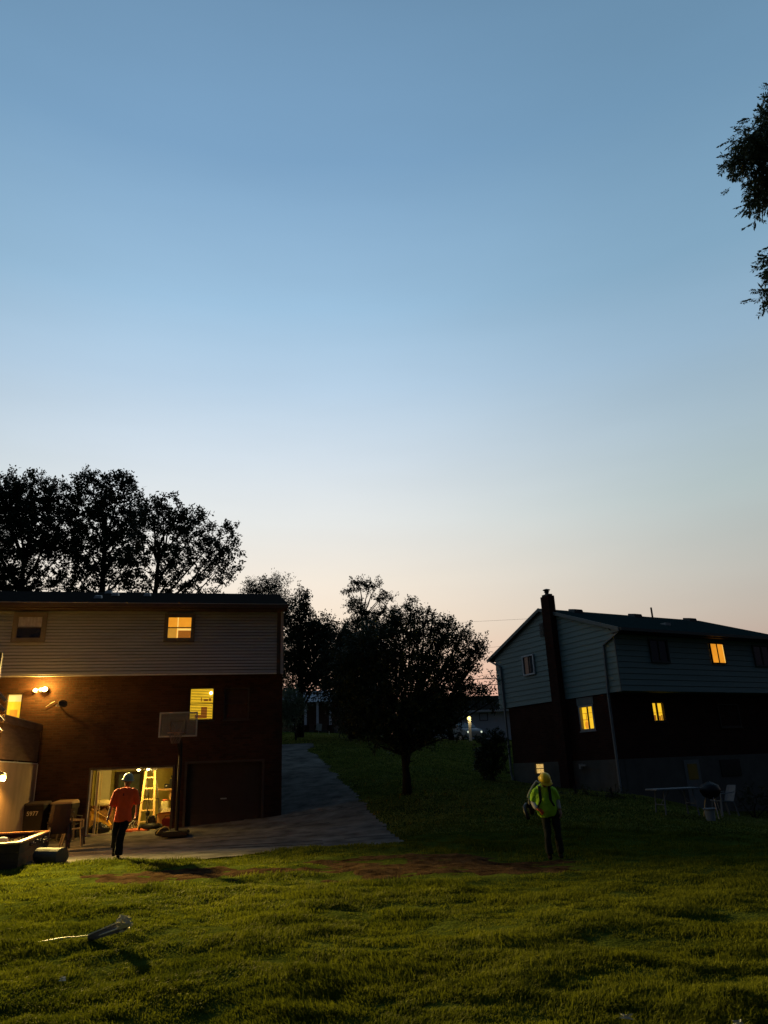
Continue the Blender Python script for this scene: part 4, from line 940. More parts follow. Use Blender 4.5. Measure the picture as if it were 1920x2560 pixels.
mb = MB(); mb.bar((-.28, .03, bz-.34), (-.28, .03, bz+.33), .05, .03); mb.bar((.22, .03, bz-.34), (.22, .03, bz+.33), .05, .03); mb.bar((-.20, .05, bz+.08), (0, .3, bz-.3), .03, .03); mb.bar((.18, .05, bz+.08), (0, .3, bz-.3), .03, .03); mb.build('brace', M_brown, hoop)
rz_ = bz-hh+.10
mb = MB(); mb.tube([(.225*math.cos(a), -.38+.225*math.sin(a), rz_) for a in np.linspace(0, 2*math.pi, 25)], .011, 6, cap=False); mb.box(-.08, .08, -.17, -.016, rz_-.05, rz_+.02); mb.build('rim', mat('faded orange rim', (.30, .16, .10), .6, .2), hoop)
nb = MB()
for k in range(12):
    a = k*math.pi/6
    for s in (-1, 1):
        pts = []
        for j in range(6):
            t = j/5; r = .20*(1-t*.45); aa = a + s*t*math.pi/6*2.0
            pts.append((r*math.cos(aa), -.38+r*math.sin(aa), rz_-t*.30))
        nb.tube(pts, .006, 4)
nb.build('net', mat('white net cord', (.13, .12, .11), .9, .1), hoop)
mb = MB(); mb.tube([(0, .75, 0.05), (0, .75, bz-.9), (0, .62, bz-.5)], .055, 10); mb.bar((0, .62, bz-.55), (0, .05, bz-.12), .07); mb.bar((0, .62, bz-.85), (0, .05, bz-.36), .07); mb.build('pole', mat('black pole', (.012, .010, .009), .6, .15), hoop)
mb = MB(); mb.prism([(-.38, .35, 0.01), (.38, .35, 0.01), (.30, 1.35, 0.01), (-.30, 1.35, .01)], (0, 0, .14)); mb.build('base', M_black, hoop, bevel=.03)

# work gloves / bag at the foot of the pole
p = onz(408, 2090, 0)
bg_ = empty('tool_bag', (p.x, p.y, 0), .4, label='dark tool bag with yellow strap slumped on the paving at the foot of the hoop', cat='bag')
mb = MB(); mb.lathe([(.10, 0), (.19, .03), (.20, .12), (.14, .2), (.04, .24)], (0, 0, 0), 14, sx=1.25, sy=.7); mb.build('body', M_black, bg_, smooth=True)
mb = MB(); mb.tube([(-.2, -.06, .08), (-.12, -.12, .2), (.0, -.13, .27), (.12, -.1, .24), (.2, -.05, .1)], .016, 6); mb.build('strap', mat('dull yellow strap', (.5, .42, .12), .8, .2), bg_)

# ------------------------------------------------------------------ things inside the garage
def gthing(name, u, w, label, cat, rot=0, group=None): return empty(name, A2W(u, w, .03), A_ROT+rot, label=label, cat=cat, group=group)
# step ladder
uL, _ = Aloc(354, 2050, 1.0)
M_alu = mat('yellow fibreglass', (.75, .52, .22), .5, .1, 4, .05)
uT, zT = Aloc(374, 1942, 1.1); ub0, _ = Aloc(346, 2055, 1.0); ub1, _ = Aloc(385, 2050, 1.0)
ld = gthing('step_ladder', (ub0+ub1)/2, 1.0, 'open wooden coloured step ladder standing inside the lit garage', 'ladder')
hw0 = (ub1-ub0)/2; lt = 1.86; tx = uT-(ub0+ub1)/2
for s in (-1, 1):
    mb = MB(); mb.bar((s*hw0, 0, 0), (tx+s*.14, .30, lt), .07, .035); mb.build('front_rail', M_alu, ld)
for k in range(5):
    t = .14+k*.185; zc = lt*t; half = hw0+(.14-hw0)*t; cx_ = tx*t
    mb = MB(); mb.box(cx_-half+.02, cx_+half-.02, .30*t-.05, .30*t+.04, zc-.02, zc+.02); mb.build('step', M_alu, ld)
mb = MB(); mb.box(tx-.17, tx+.17, .22, .44, lt, lt+.06); mb.build('top_cap', M_black, ld)
for s in (-1, 1):
    mb = MB(); mb.bar((tx+s*.14+.02, .36, lt), (s*hw0+.16, 1.15, 0), .03, .02); mb.build('rear_rail', M_gutter, ld)
mb = MB(); 
for t in (.3, .55, .8): mb.bar((tx*(1-t)-hw0*t+.1, .36+.79*t, lt*(1-t)), (tx*(1-t)+hw0*t+.2, .36+.79*t, lt*(1-t)), .02)
mb.build('rear_brace', M_gutter, ld)
# glass fronted cabinet on the back wall
u0, z1 = Aloc(290, 1932, 3.9); u1, z0 = Aloc(347, 2040, 3.9)
cb_ = gthing('display_cabinet', (u0+u1)/2, 4.2, 'dark glass fronted cabinet against the back wall of the garage', 'cabinet')
hw_ = (u1-u0)/2; H_ = z1
mb = MB(); mb.box(-hw_, hw_, -.05, .25, 0, H_*.55); mb.box(-hw_, -hw_+.08, -.05, .25, H_*.55, H_); mb.box(hw_-.08, hw_, -.05, .25, H_*.55, H_); mb.box(-hw_+.08, hw_-.08, -.05, .25, H_-.1, H_); mb.build('body', mat('dark wood', (.045, .028, .018), .6, .2, 4), cb_)
mb = MB(); mb.box(-hw_+.08, hw_-.08, .05, .06, H_*.55, H_-.1); mb.build('glass_door', mat('greenish glass', (.12, .14, .11), .2, .2), cb_)
for k in range(6): 
    mb = MB(); x = -hw_+.15+k*.2; mb.lathe([(.03, 0), (.05, .03), (.045, .16), (.02, .22)], (x, -.0, H_*.55), 8); mb.build('jar', mat('dusty jar', (.35, .36, .3), .4, .3), cb_)
# yellow cart body (leaning board) at left, cushion
M_yel = mat('amber plywood', (.85, .46, .06), .7, .12, 3, .1)
pts = [Aloc(x, y, .9) for x, y in ((229, 2022), (268, 2046), (277, 2062), (272, 2066), (240, 2053), (228, 2050))]
bo = gthing('leaning_board', pts[0][0], .9, 'bright amber plywood board leaning in the lower left of the garage', 'board')
mb = MB(); mb.prism([(a-pts[0][0], 0, b-.03) for a, b in pts], (.02, .05, 0)); mb.build('sheet', M_yel, bo); 
mb = MB(); a, b = pts[0]; mb.bar((.0, -.01, b-.03), (pts[1][0]-a, -.01, pts[1][1]-.03), .03, .02); mb.build('edge_trim', M_rim, bo)
u_, z_ = Aloc(259, 2005, 1.9)
cs = gthing('sofa_cushion', u_, 1.9, 'cream pillow on a heap of cloth at the left of the garage', 'cushion')
mb = MB(); mb.lathe([(.05, 0), (.22, .03), (.24, .10), (.2, .15), (.05, .17)], (0, 0, z_-.13), 12, sx=1.1, sy=.6, tilt=Matrix.Rotation(.35, 3, 'X')); mb.build('pillow', mat('cream cloth', (.65, .55, .32), .9, .12), cs, smooth=True)
hp_ = gthing('cloth_heap', u_-.1, 2.05, 'heap of dark patterned cloth and boxes under the cream pillow in the garage', 'heap')
mb = MB(); mb.box(-.45, .4, -.1, .6, 0, z_-.28); mb.build('box_stack', mat('patterned cardboard', (.25, .13, .05), .9, .6, 12), hp_, bevel=.03)
mb = MB()
for k in range(26): mb.lathe([(.03, -.05), (.09, 0), (.04, .06)], (random.uniform(-.4, .38), random.uniform(-.1, .3), z_-.26+random.uniform(-.03, .09)), 6, sx=random.uniform(.7, 1.6)); 
mb.build('cloth', mat('mixed cloth', (.20, .10, .06), .9, .8, 9), hp_, smooth=True)
# black bag, left floor
u_, z_ = Aloc(248, 2062, .5)
bb = gthing('garbage_bag', u_, .5, 'shiny black bag on the garage floor at left behind the threshold', 'bag')
mb = MB(); mb.lathe([(.1, 0), (.24, .04), (.26, .14), (.16, .26), (.05, .31), (.07, .34)], (0, 0, 0), 16, sx=1.35, sy=.7)
mb.build('sack', mat('glossy black film', (.01, .01, .011), .25, .2, 5, .6, 12, bdist=.05), bb, smooth=True)
mb = MB(); mb.tube([(-.07, 0, .30), (0, -.05, .31), (.07, 0, .30)], .012, 5); mb.build('tie', M_black, bb)
# shelf and boxes on the right
u0, z0 = Aloc(392, 1973, 2.2); u1, _ = Aloc(432, 1973, 2.2)
sh = gthing('wall_shelf', (u0+u1)/2+.15, 2.2, 'pale wooden shelf on the right wall of the garage', 'shelf')
mb = MB(); mb.box(-(u1-u0)/2-.1, .3, -.15, .3, z0-.08, z0-.02); mb.build('board', M_rim, sh)
mb = MB(); mb.box(.0, .3, .1, .14, z0-.40, z0-.082); mb.build('bracket', M_rim, sh)
dk_ = gthing('stored_machine', (u0+u1)/2+.2, 2.2, 'dark lumpy machine standing on the pale garage shelf', 'machine')
mb = MB(); mb.box(-.22, .2, -.08, .2, z0-.018, z0+.14); mb.box(-.05, .25, -.06, .18, z0+.141, z0+.30); mb.lathe([(.03, 0), (.08, .04), (.06, .12)], (.05, .05, z0+.30), 8); mb.build('housing', M_black, dk_, bevel=.02)
mb = MB(); mb.lathe([(.03, 0), (.03, .02)], (-.15, -.1, z0+.07), 8, tilt=Matrix.Rotation(math.pi/2, 3, 'X')); mb.build('knob', M_steel, dk_)
u_, z_ = Aloc(413, 2016, 1.4)
sc = gthing('side_shelf', u_, 1.45, 'small dark rack with a white board, right of the ladder', 'rack')
mb = MB(); mb.box(-.28, .30, -.1, .3, z_-.30, z_-.27); mb.box(-.28, -.25, -.1, .3, 0, z_-.301); mb.box(.27, .30, -.1, .3, 0, z_-.301); mb.build('frame', M_brown, sc)
mb = MB(); mb.box(-.2, .25, -.12, .25, z_-.12, z_-.10); mb.build('white_board', M_white, sc)
jb = gthing('paint_can', u_-.02, 1.4, 'pale greenish can standing on the small rack, right of the ladder', 'can')
mb = MB(); mb.box(-.13, .12, -.06, .12, z_-.098, z_+.14); mb.build('body', mat('pale label', (.45, .42, .25), .7, .3, 10), jb, bevel=.012)
mb = MB(); mb.lathe([(.05, 0), (.07, .03), (.03, .06)], (0, .03, z_+.14), 8, sx=1.6); mb.build('lid', mat('red rag', (.4, .10, .05), .9, .4, 9), jb)
u_, z_ = Aloc(412, 2043, .9)
ob = gthing('cardboard_box', u_+.02, .9, 'open orange brown cardboard box with papers at the right of the garage', 'box')
mb = MB(); mb.box(-.26, .26, -.1, .3, 0, z_+.08); mb.build('body', mat('orange cardboard', (.62, .33, .10), .85, .15, 4), ob)  # orange brown is the cardboard's own colour
mb = MB(); mb.prism([(-.26, -.101, z_+.08), (.26, -.101, z_+.08), (.30, -.28, z_+.16), (-.2, -.28, z_+.12)], (0, 0, .006)); mb.build('flap', mat('orange cardboard', (.62, .33, .10)), ob)
mb = MB(); 
for k in range(6): mb.prism([(-.2+k*.06, .0, z_+.05), (-.16+k*.06, .0, z_+.05), (-.05+k*.06, .05, z_+.24), (-.09+k*.06, .05, z_+.23)], (0, .1, 0))
mb.build('papers', mat('paper', (.55, .5, .35), .9, .3, 8), ob)
u_, z_ = Aloc(417, 2062, .45)
rb = gthing('gas_can', u_+.02, .45, 'dark red container beside the cardboard box near the garage edge', 'container')
mb = MB(); mb.box(-.18, .2, -.1, .14, 0, .36); mb.build('body', mat('dark red plastic', (.16, .015, .01), .5, .2), rb, bevel=.03); mb = MB(); mb.tube([(-.1, 0, .36), (-.08, 0, .43), (.06, 0, .43), (.1, 0, .36)], .014, 6); mb.build('handle', M_black, rb)
# lawn mower: black deck, red rug in front
u_, z_ = Aloc(378, 2063, .6)
mw = gthing('lawn_mower', u_, .6, 'black push mower in front of the ladder on the garage floor', 'mower')
mb = MB(); mb.lathe([(.30, .06), (.33, .10), (.28, .20), (.14, .24)], (0, 0, 0), 18, sy=.8); mb.build('deck', M_black, mw, smooth=True)
mb = MB(); mb.box(-.12, .12, -.1, .12, .24, .38); mb.lathe([(.1, 0), (.1, .06), (.04, .09)], (0, 0, .38), 12); mb.build('engine', M_black, mw, bevel=.01)
for s in (-1, 1):
    mb = MB(); mb.tube([(s*.2, .2, .15), (s*.16, .55, .62), (s*.14, .72, .95)], .012, 6); mb.build('handle_bar', M_black, mw)
    for y in (-.2, .22):
        mb = MB(); mb.lathe([(.09, 0), (.10, .015), (.10, .04), (.09, .05)], (s*.32, y, .10), 12, tilt=Matrix.Rotation(s*math.pi/2, 3, 'Y')); mb.build('wheel', M_black, mw)
mb = MB(); mb.tube([(-.14, .72, .95), (.14, .72, .95)], .014, 6); mb.build('handle_grip', M_black, mw)
u_, z_ = Aloc(340, 2068, .5)
rg = MB(); rg.lathe([(.28, 0), (.33, .03), (.3, .07), (.1, .10), (.001, .11)], (0, 0, 0), 18, sx=1.3, sy=.6); ro_ = rg.build('red_sled', mat('red orange plastic', (.50, .11, .04), .6, .25, 6), None, smooth=True); ro_.location = A2W(u_, .5, .03); ro_.rotation_euler = (0, 0, A_ROT)
tag(ro_, 'low red orange plastic tray on the garage floor between the man and the mower', 'tray'); ro_.name = 'plastic_tray'
u_, z_ = Aloc(330, 2053, .8)
jn = gthing('tool_pile', u_, .8, 'pile of small shiny tools behind the red tray in the garage', 'tools')
mb = MB()
for k in range(26):
    a = Vector((random.uniform(-.22, .22), random.uniform(-.12, .12), random.uniform(.02, .2))); b = a + Vector((random.uniform(-.15, .15), random.uniform(-.1, .1), random.uniform(0, .14))); mb.tube([a, b], random.uniform(.008, .02), 5)
mb.build('hand_tools', mat('used metal tools', (.35, .33, .28), .4, .6, 8, metal=.4), jn)
mb = MB(); mb.box(-.24, .24, -.14, .14, 0, .05); mb.build('tray', M_black, jn)
u_, z_ = Aloc(369, 2010, .75)
gr_ = gthing('string_trimmer', u_, .75, 'black string trimmer standing upright in front of the ladder', 'trimmer')
mb = MB(); mb.tube([(0, 0, .05), (.02, .03, 1.15)], .014, 6); mb.tube([(-.06, -.02, .95), (-.22, -.04, .84)], .01, 5); mb.build('shaft', M_black, gr_); mb = MB(); mb.lathe([(.04, 0), (.1, .03), (.06, .09)], (0, 0, 0), 10); mb.build('head', M_black, gr_); mb = MB(); mb.lathe([(.05, 0), (.07, .08), (.05, .16)], (.02, .03, .45), 8); mb.build('motor', M_black, gr_)

# ------------------------------------------------------------------ gutter piece and rod on the grass
def fallen():
    a = onz(222, 2341, .07); b = onz(322, 2303, .22)
    tl = (onz(219, 2338, .10)); tr = onz(316, 2296, .23); br = onz(322, 2312, .19); bl = onz(226, 2346, .06)
    r = empty('gutter_piece', a, 0, label='length of pale metal gutter lying on the lawn with a crumpled bright end', cat='gutter')
    mb = MB(); L = [q-a for q in (tl, tr, br, bl)]; n_ = 12; sec = []
    for i in range(n_+1):
        t = i/n_; p, q = L[0].lerp(L[1], t), L[3].lerp(L[2], t)
        w = (q-p); mid = (p+q)/2; dn = Vector((0, 0, -.045-.03*t))
        sec.append([p, p+dn*.6+w*.05, mid+dn, q+dn*.6-w*.05, q])
    for i in range(n_):
        for k in range(4): mb.quad(sec[i][k], sec[i+1][k], sec[i+1][k+1], sec[i][k+1])
    mb.build('channel', mat('dull grey aluminium', (.13, .13, .14), .7, .15, 5, .05, metal=.0, spec=.1), r)
    me_ = mat('bright aluminium edge', (.6, .58, .44), .5, .1, 5, .05)
    mb = MB(); mb.tube([s[0] for s in sec], .006, 5); mb.tube([s[4] for s in sec], .007, 5); mb.build('rolled_edge', me_, r)
    mb = MB(); e = sec[-1]
    for k in range(46):
        c = e[3].lerp(e[4], random.random()).lerp(e[0], random.uniform(-.05, .30)) + Vector((random.uniform(-.06, .03), random.uniform(-.02, .02), random.uniform(-.02, .06)))
        u = Vector((random.uniform(-.10, .02), random.uniform(-.05, .02), random.uniform(-.05, .03))); w = Vector((random.uniform(-.01, .03), random.uniform(-.02, .02), random.uniform(.01, .04)))
        mb.quad(c, c+u, c+u+w, c+w)
    mb.tube([sec[8][4]+Vector((0, 0, .0)), sec[10][4].lerp(sec[10][0], .28)+Vector((0, 0, .02)), e[4].lerp(e[0], .35)+Vector((0, 0, .05))], .012, 5)
    mb.build('crumpled_end', me_, r)
    a = onz(62, 2353, .05); b = onz(241, 2337, .09); mb = MB(); mb.tube([Vector((0, 0, -.03)), (b-a)*.5 + Vector((0, 0, .0)), b-a], .005, 6)
    o = mb.build('metal_rod', mat('pale rod', (.28, .27, .23), .5, .1), None); o.location = a; tag(o, 'thin pale rod lying in the grass left of the gutter piece', 'rod')
fallen()
# bits of litter in the grass
for (x, y, s, lab) in ((158, 2446, .045, 'small white leaf scrap in the left foreground grass'), (1566, 2541, .055, 'crumpled white scrap near the bottom edge of the lawn'), (1844, 2557, .04, 'white scrap at the bottom right corner of the lawn')):
    P = onz(x, y, .08); mb = MB()
    for k in range(5): mb.quad(*[Vector((random.uniform(-s, s), random.uniform(-s, s)*.5, random.uniform(-s, s)*.4)) for _ in range(4)])
    o = mb.build('paper_scrap', mat('white scrap', (.6, .6, .55), .8, .1)); o.location = P; tag(o, lab, 'scrap', 'scraps lying in the lawn')

# ------------------------------------------------------------------ by the right house: table, chair, grill, bucket
tg = ground_at(1707, 2042); print('table ground', tg)
M_wpl = mat('white table plastic', (.17, .18, .18), .7, .1)
tc_ = empty('folding_table', (tg.x-.05, tg.y+.25, tg.z), math.radians(10), label='white folding table with thin legs standing on the lawn by the right house', cat='table')
mb = MB(); mb.box(-.72, .72, -.35, .35, .71, .75); mb.build('tabletop', M_wpl, tc_, bevel=.012)
for s in (-1, 1):
    for q in (-1, 1):
        mb = MB(); mb.tube([(s*.45, q*.24, .71), (s*.45+.06*s, q*.28, 0)], .022, 7); mb.build('leg', M_wpl, tc_)
    mb = MB(); mb.tube([(s*.47, -.26, .32), (s*.47, .26, .32)], .014, 6); mb.tube([(s*.47, 0, .32), (s*.15, 0, .70)], .012, 6); mb.build('brace', M_wpl, tc_)
gq = empty('kettle_grill', (tg.x+1.02, tg.y+.3, T(tg.x+1.0, tg.y+.3)), 0, label='black kettle grill on thin legs between table and white chair', cat='grill')
mb = MB(); mb.lathe([(.05, .52), (.22, .60), (.29, .74), (.29, .78), (.24, .90), (.1, .97), (.03, .99), (.03, 1.02)], (0, 0, 0), 20); mb.build('bowl', M_black, gq, smooth=True)
for k in range(3):
    a = k*2.09+.5; mb = MB(); mb.tube([(.15*math.cos(a), .15*math.sin(a), .6), (.3*math.cos(a), .3*math.sin(a), 0)], .013, 6); mb.build('leg', M_steel, gq)
bk = ground_at(1778, 2052); bkt = empty('bucket', bk, 0, label='pale upturned bucket with a wide rim on the grass below the grill', cat='bucket')
mb = MB(); mb.lathe([(.12, 0), (.14, .27), (.142, .28)], (0, 0, 0), 18); mb.build('body', mat('pale grey bucket', (.22, .25, .24), .7, .1), bkt); mb = MB(); mb.lathe([(.16, .281), (.17, .30), (.17, .32), (.155, .33)], (0, 0, 0), 18); mb.build('lid', M_wpl, bkt)
wc = ground_at(1797, 2043); wcr = patio_chair(wc.x+.35, wc.y+.35, wc.z, math.radians(-80), 'white plastic garden chair beside the kettle grill', M_wpl); del wcr['group']

# ================================================================== people
def skin_mesh(chains, sub=2):
    """chains: list of (points, radii, [(parent_index, ...)]) -> one smooth mesh grown on each; results joined"""
    bmj = bmesh.new()
    for nodes, edges, rad in chains:
        me = bpy.data.meshes.new('sk'); me.from_pydata([tuple(p) for p in nodes], edges, [])
        o = bpy.data.objects.new('sk', me); COL.objects.link(o)
        o.modifiers.new('s', 'SKIN'); s = o.modifiers.new('u', 'SUBSURF'); s.levels = s.render_levels = sub
        for i, r in enumerate(rad):
            me.skin_vertices[0].data[i].radius = r if hasattr(r, '__len__') else (r, r)
            me.skin_vertices[0].data[i].use_root = (i == 0)
        bpy.context.view_layer.update(); dg = bpy.context.evaluated_depsgraph_get()
        m2_ = bpy.data.meshes.new_from_object(o.evaluated_get(dg)); bmj.from_mesh(m2_)
        bpy.data.objects.remove(o); bpy.data.meshes.remove(me); bpy.data.meshes.remove(m2_)
    return bmj
def skin_obj(name, chains, mt, parent, sub=2, wrinkle=0):
    b = skin_mesh(chains, sub)
    if wrinkle:
        b.normal_update()
        for v in b.verts:
            k = fbm(np.array([v.co.x*9+v.co.z*4]), np.array([v.co.z*9+v.co.y*7]), 8)[0]-.5
            v.co += v.normal*k*wrinkle
    me = bpy.data.meshes.new(name); b.to_mesh(me); b.free()
    for p in me.polygons: p.use_smooth = True
    me.materials.append(mt); o = bpy.data.objects.new(name, me); COL.objects.link(o); o.parent = parent; return o
def cloth(name, tubes, mt, parent, vox=.014, wr=.03, ref=(0, 1, 0)):
    """garment: closed elliptical lofts (centre, half width, half depth) fused into one draped surface"""
    mb = MB(); n = 20
    for tb_ in tubes:
        vs = []; C_ = [Vector(t[0]) for t in tb_]
        for i, t in enumerate(tb_):
            d = (C_[min(i+1, len(C_)-1)] - C_[max(i-1, 0)]).normalized(); v = Vector(ref); v = (v - d*v.dot(d)).normalized(); u = v.cross(d)
            for k in range(n):
                a = 2*math.pi*k/n; vs.append(C_[i] + u*math.cos(a)*t[1] + v*math.sin(a)*t[2])
        mb.add(vs, [(i*n+k, i*n+(k+1) % n, (i+1)*n+(k+1) % n, (i+1)*n+k) for i in range(len(tb_)-1) for k in range(n)] + [tuple(range(n))[::-1], tuple((len(tb_)-1)*n+k for k in range(n))])
    me = bpy.data.meshes.new('c'); me.from_pydata(mb.v, [], mb.f); b = bmesh.new(); b.from_mesh(me); bmesh.ops.recalc_face_normals(b, faces=b.faces); b.to_mesh(me); b.free()
    o = bpy.data.objects.new('c', me); COL.objects.link(o)
    r = o.modifiers.new('r', 'REMESH'); r.mode = 'VOXEL'; r.voxel_size = vox
    q = o.modifiers.new('q', 'SMOOTH'); q.factor = .6; q.iterations = 4
    bpy.context.view_layer.update(); m2_ = bpy.data.meshes.new_from_object(o.evaluated_get(bpy.context.evaluated_depsgraph_get()))
    bpy.data.objects.remove(o); bpy.data.meshes.remove(me)
    b = bmesh.new(); b.from_mesh(m2_); b.normal_update(); b.verts.ensure_lookup_table()
    P = np.array([v.co[:] for v in b.verts]); kk = fbm(P[:, 0]*13+P[:, 2]*5+P[:, 1]*7, P[:, 2]*8-P[:, 0]*4+P[:, 1]*6, 8, 3)-.5
    for v, k in zip(b.verts, kk): v.co += v.normal*float(k)*wr
    b.to_mesh(m2_); b.free(); m2_.name = name; m2_.materials.clear(); m2_.materials.append(mt)
    for p in m2_.polygons: p.use_smooth = True
    o = bpy.data.objects.new(name, m2_); COL.objects.link(o); o.parent = parent; return o
def chain(pts, rad): return ([Vector(p) for p in pts], [(i, i+1) for i in range(len(pts)-1)], rad)
def hand(wrist, d, palmn, side, curl=.5):
    """five fingered hand: wrist position, direction d, palm normal, side=+1 thumb on +s side"""
    w = Vector(wrist); d = Vector(d).normalized(); nrm = Vector(palmn); nrm = (nrm - d*nrm.dot(d)).normalized(); s = d.cross(nrm)*side
    out = [chain([w - d*.02, w + d*.03, w + d*.085], [(.026, .019), (.036, .017), (.038, .016)])]
    for k, (o_, ln) in enumerate(((.030, .072), (.010, .082), (-.010, .076), (-.030, .060))):
        p = w + d*.085 + s*o_; q = [w + d*.06 + s*o_*.8, p]; a = 0; step = ln/3
        for j in range(3):
            a += curl*(.6 if j == 0 else .9); p = p + (d*math.cos(a) + nrm*math.sin(a))*step; q.append(p)
        out.append(chain(q, [.009, .009, .0088, .008, .0068]))
    b = w + d*.02 + s*.03
    out.append(chain([w + d*.015 + s*.012, b, b + (d*.7+s*.6+nrm*.25).normalized()*.035, b + (d*.9+s*.45+nrm*.5).normalized()*.062], [.014, .012, .010, .008]))
    return out
def head_chain(neck, hc, fwd):
    """head: neck base, head centre, facing direction"""
    n, c, f = Vector(neck), Vector(hc), Vector(fwd).normalized()
    up = (c-n).normalized(); s = f.cross(up).normalized()
    L = [([n, n.lerp(c, .45), c - up*.045 + f*.01, c + up*.03 - f*.005, c + up*.075 - f*.01], [(0, 1), (1, 2), (2, 3), (3, 4)], [(.060, .060), (.056, .060), (.070, .082), (.078, .094), (.058, .070)])]
    L.append(chain([c + f*.075 + up*.02, c + f*.100 - up*.004, c + f*.110 - up*.022, c + f*.088 - up*.030], [.009, .011, .014, .009]))    # nose
    L.append(chain([c + f*.070 - up*.095, c + f*.078 - up*.078], [.022, .024]))   # chin
    for q in (-1, 1): L.append(chain([c + s*q*.074 - up*.035 - f*.01, c + s*q*.086 - up*.005 - f*.012, c + s*q*.082 + up*.02 - f*.01], [.009, .013, .010]))
    return L, f, up, s, c
def face_parts(body, f, up, s, c):
    for q in (-1, 1):
        mb = MB(); mb.lathe([(.001, -.010), (.009, -.006), (.012, 0), (.009, .006), (.001, .010)], c + f*.083 + s*q*.031 + up*.012, 8); mb.build('eye', mat('eye', (.35, .33, .3), .3, .2), body, smooth=True)
    mb = MB(); mb.tube([c + f*.079 - up*.052 - s*.024, c + f*.092 - up*.05, c + f*.079 - up*.052 + s*.024], [.004, .007, .004], 6); mb.build('mouth', mat('lips', (.16, .05, .035), .6, .1), body, smooth=True)
def helmet(parent, c, f, up, s, mt, tilt=0, peak=True, name='hard_hat'):
    R_ = Matrix((s, f, up)).transposed()
    mb = MB(); prof = [(.118, -.005), (.122, .0), (.120, .03), (.108, .075), (.078, .112), (.035, .130), (.001, .133)]
    mb.lathe([(.105, -.003)] + prof, c + up*.02, 22, sx=.93, sy=1.1, tilt=R_)
    h = mb.build(name, mt, parent, smooth=True)
    mb = MB(); mb.lathe([(.120, 0), (.142, -.006), (.144, -.001), (.122, .006)], c + up*.018, 22, sx=.93, sy=1.1, tilt=R_)
    vs = []
    for i in range(9):
        a = math.radians(35 + i*110/8); r0, r1 = .125, .185
        vs += [c + up*.016 + s*(r0*math.cos(a)*.93) + f*(r0*math.sin(a)*1.1), c + up*-.002 + s*(r1*math.cos(a)*.85) + f*(r1*math.sin(a)*1.0)]
    mb.add(vs + [v + up*.006 for v in vs], [(2*i, 2*i+1, 2*i+3, 2*i+2) for i in range(8)] + [(18+2*i, 18+2*i+2, 18+2*i+3, 18+2*i+1) for i in range(8)] + [(2*i+1, 18+2*i+1, 18+2*i+3, 2*i+3) for i in range(8)])
    mb.build('brim', mt, h, smooth=True)
    mb = MB(); mb.tube([c + up*.02 + (f*math.cos(a)*.123*1.1 + up*math.sin(a)*.134) for a in np.linspace(.15, 2.99, 14)], .007, 6); mb.build('ridge', mt, h, smooth=True)
    return h
M_skin = mat('tanned skin', (.28, .155, .10), .6, .1, 6, .05)

# --- man in the orange shirt walking out of the garage towards the camera
base = onz(302, 2149, 0)
P1 = empty('person', base, math.radians(17), label='man in loose orange t-shirt, dark trousers and grey hard hat striding across the paving', cat='person')
J = dict(pel=(-.03, .02, .93), chest=(0, 0, 1.28), neck=(.015, -.005, 1.47), head=(.03, -.02, 1.625))
hl, hf, hu, hs, hcn = head_chain(J['neck'], J['head'], (.05, -1, -.12))
shl, shr = Vector((-.19, 0, 1.41)), Vector((.20, .0, 1.41))
ell, elr = Vector((-.275, .02, 1.12)), Vector((.265, .05, 1.13))
wrl, wrr = Vector((-.325, -.07, .885)), Vector((.255, .16, .93))
kl, kr = Vector((-.155, .10, .52)), Vector((-.03, -.12, .52))
al, ar = Vector((-.175, .40, .22)), Vector((-.06, -.18, .09))
hipl, hipr = Vector((-.115, .03, .90)), Vector((.065, .0, .90))
body = [([Vector(J['pel']), Vector(J['chest']), Vector(J['neck']), shl, ell, wrl, shr, elr, wrr, hipl, kl, al, hipr, kr, ar],
         [(0, 1), (1, 2), (1, 3), (3, 4), (4, 5), (1, 6), (6, 7), (7, 8), (0, 9), (9, 10), (10, 11), (0, 12), (12, 13), (13, 14)],
         [(.10, .08), (.12, .08), .055, .042, .036, .028, .042, .036, .028, .07, .05, .04, .07, .05, .04])] + hl
body += hand(wrl, wrl-ell, (.9, -.3, 0), 1, .45) + hand(wrr, wrr-elr, (-.9, .2, 0), -1, .45)
bo_ = skin_obj('body', body, M_skin, P1)
face_parts(bo_, hf, hu, hs, hcn)
M_or = mat('orange cotton', (.74, .085, .02), .9, .14, 5, .35, 14, bdist=.02)
shirt = cloth('t_shirt', [[((-.02, .005, .765), .192, .150), ((-.02, .005, .90), .182, .142), ((-.01, .01, 1.05), .168, .122), ((0, .0, 1.22), .188, .125), ((.005, 0, 1.33), .200, .118), ((.008, 0, 1.40), .185, .095), ((.012, -.002, 1.445), .125, .075), ((.015, -.004, 1.468), .075, .062)],
    [((-.13, 0, 1.40), .06, .06), ((-.195, 0, 1.37), .064, .070), ((-.235, .008, 1.25), .068, .074), ((-.268, .015, 1.10), .072, .080)],
    [((.13, 0, 1.40), .06, .06), ((.20, 0, 1.37), .064, .070), ((.238, .02, 1.25), .068, .074), ((.262, .045, 1.11), .070, .078)]], M_or, bo_, .013, .04)
mb = MB(); mb.prism([(-.05, -.130, 1.30), (-.03, -.130, 1.30), (-.03, -.124, 1.35), (-.05, -.124, 1.35)], (0, -.006, 0)); mb.build('pocket_mark', mat('dark red mark', (.12, .01, .005), .9, .1), shirt)
M_tr = mat('dark trousers', (.010, .011, .013), .95, .3, 6, .3, 20, spec=.04)
